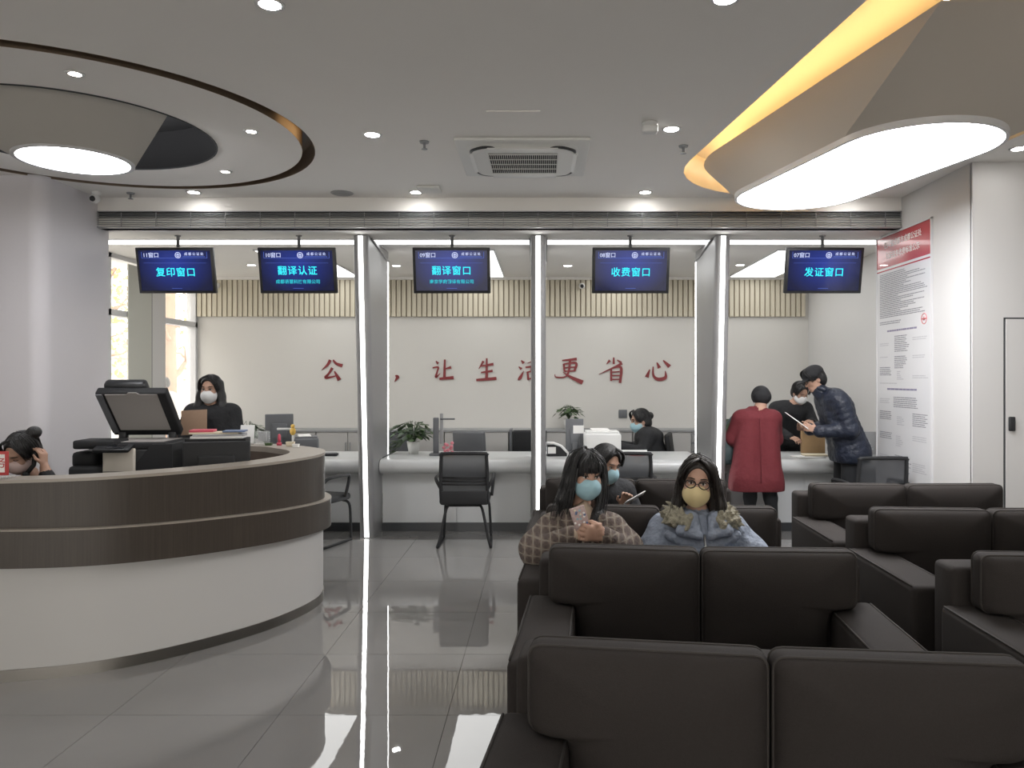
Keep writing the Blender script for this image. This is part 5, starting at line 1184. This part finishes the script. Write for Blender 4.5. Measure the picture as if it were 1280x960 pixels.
# --- standing woman with long black hair behind the reception desk -----------------------
def folder_woman():
    x0, y0 = -2.92, 6.80
    t = person('standing woman in black with long dark hair and white mask holding a brown folder', (x0, y0, 0))
    F = Field(.0095); C, SK, TR, SH = 0, 1, 2, 3
    torso(F, (0, 0, .95), (0, -.01, 1.24), .155, .155, C, sh=.17, sr=.075); F.ell((0, .0, .86), (.17, .13, .10), C, .05)
    for s in (-1, 1): limb(F, [(s*.09, .02, .86), (s*.09, .02, .47), (s*.09, .04, .09)], [.09, .065, .048], TR, .03); F.cap((s*.09, .03, .05), (s*.10, -.13, .04), .042, .034, SH, .02)
    limb(F, [(-.18, 0, 1.29), (-.25, -.05, 1.05), (-.06, -.20, 1.10)], [.075, .07, .05], C, .04); limb(F, [(.18, 0, 1.29), (.235, -.05, 1.05), (.10, -.22, 1.08)], [.075, .068, .05], C, .04)
    hand(F, (.085, -.235, 1.085), (-.85, -.15, .25), (0, .8, 0), (0, 0, 1), SK, .6); hand(F, (-.05, -.21, 1.10), (.8, -.1, -.1), (0, .8, 0), (0, 0, 1), SK, .6)
    F.cap((0, -.01, 1.33), (0, -.02, 1.42), .05, .047, SK, .02)
    P, R = head(F, (0, -.04, 1.495), (.02, -1, -.12), (0, 0, 1), SK)
    body_obj(t, F, ['black_cloth', 'skin', 'trouser_black', 'soft_black']); face_parts(t, P, R, 1, 'mask_white')
    def ex(F):
        for s in (-1, 1): limb(F, [P(s*.075, -.02, .05), P(s*.088, .0, -.06), P(s*.10, .02, -.16), P(s*.09, .05, -.25)], [.034, .036, .045, .03], 0, .03)
        F.ell(P(0, -.065, -.12), V3(.10, .05, .15), 0, .04, R)
    hair(t, P, R, 1, 'hair', ex, grow=1.02)
    f = thing('brown_folder', 'brown cardboard folder held by the standing woman in black', 'folder', (x0-.035, y0-.285, 1.09), .05)
    b = B(); b.box((0, 0, .13), (.215, .012, .21), .003, rot=(-.15, -.05, 0)); obj('cover', b, 'tan_card', f); b = B(); b.box((0, .009, .135), (.205, .006, .20), .001, rot=(-.15, -.05, 0)); obj('sheets', b, 'paper', f)
folder_woman()
# --- receptionist on the phone ----------------------------------------------------------
def receptionist():
    x0, y0 = -3.23, 4.95
    t = person('seated receptionist with a hair bun bowing her head and holding a telephone', (x0, y0, 0))
    office_chair((x0, y0+.06, 0), PI+.1, 'dark office chair on which the receptionist sits', 'soft_black')
    F = Field(.008); C, SK, TR, SH = 0, 1, 2, 3
    torso(F, (0, .02, .55), (.02, -.08, .84), .155, .15, C, sh=.17, sr=.072); F.ell((0, -.02, .66), (.17, .14, .2), C, .06)
    for q in (-1, 1): limb(F, [(q*.09, 0, .55), (q*.10, -.26, .55), (q*.10, -.18, .1)], [.088, .062, .045], TR, .03); F.cap((q*.1, -.17, .05), (q*.1, -.32, .04), .042, .034, SH, .02)
    F.cap((.03, -.10, .90), (.02, -.14, 1.0), .05, .048, SK, .02)
    limb(F, [(.19, -.07, .89), (.235, -.16, .82), (.165, -.20, .985)], [.07, .062, .045], C, .04); limb(F, [(.165, -.20, .985), (.148, -.195, 1.045)], [.032, .027], SK, .02); limb(F, [(-.17, -.08, .88), (-.22, -.16, .77), (-.02, -.22, .79)], [.07, .06, .044], C, .04)
    hand(F, (.146, -.195, 1.05), (-.12, .05, 1), (-1, -.1, 0), (0, -1, .1), SK, .75); hand(F, (-.005, -.222, .79), (.85, -.15, 0), (0, 0, -1), (0, -1, .3), SK, .4)
    P, R = head(F, (.01, -.20, 1.135), (-.22, -1, -.62), (.06, -.6, 1), SK)
    body_obj(t, F, ['black_cloth', 'skin', 'trouser_black', 'soft_black']); face_parts(t, P, R, 1, 'mask_pink', False, True, True)
    hair(t, P, R, 1, 'hair', lambda F: F.ell(P(-.05, -.085, .105), V3(.045, .042, .038), 0, .015, R))
    h = thing('telephone_handset', 'dark telephone handset at the receptionist ear', 'telephone', (x0, y0, 0))
    q0, q1 = P(-.092, .0, .0), P(-.075, .09, -.085); obj('grip', B().tube([q0, (q0+q1)/2+R@V3(-.022, 0, 0), q1], .013, 8), 'soft_black', h); obj('earpiece', B().ell(q0, (.02, .024, .024), 10, 7), 'soft_black', h); obj('mouthpiece', B().ell(q1, (.02, .022, .02), 10, 7), 'soft_black', h)
receptionist()
# --- passers-by outside the window -------------------------------------------------------
def passer(x, y, label, m, face, s=1.0):
    t = person(label, (x, y, -.06)); F = Field(.016); C, SK, TR, SH = 0, 1, 2, 3
    torso(F, (0, 0, .92), (0, 0, 1.25), .16, .16, C, sh=.18, sr=.075)
    for q in (-1, 1): limb(F, [(q*.09, 0, .88), (q*.10, q*.08, .48), (q*.09, q*.14, .09)], [.10, .07, .05], TR, .03); F.cap((q*.09, q*.14, .05), (q*.09+face*.14, q*.14, .04), .045, .036, SH, .02); limb(F, [(q*.19, 0, 1.29), (q*.22, .03, 1.02), (q*.20+face*.1, -.05, .82)], [.07, .06, .045], C, .03); hand(F, (q*.20+face*.1, -.05, .80), (0, -.1, -1), (0, 1, 0), (face, 0, 0), SK, .3, 1.2)
    F.cap((0, 0, 1.36), (0, 0, 1.46), .055, .05, SK, .02); P, R = head(F, (face*.02, -.0, 1.55), (face, -.3, -.1), (0, 0, 1), SK)
    body_obj(t, F, [m, 'skin', 'jeans', 'soft_black']); hair(t, P, R, 1, 'brown_hair', None, .012)
passer(-7.6, 15.45, 'passer-by in a pale grey top walking outside the window', 'grey_cloth', -1)
passer(-8.0, 17.75, 'passer-by in a lilac top further away outside the window', 'lilac_cloth', 1)
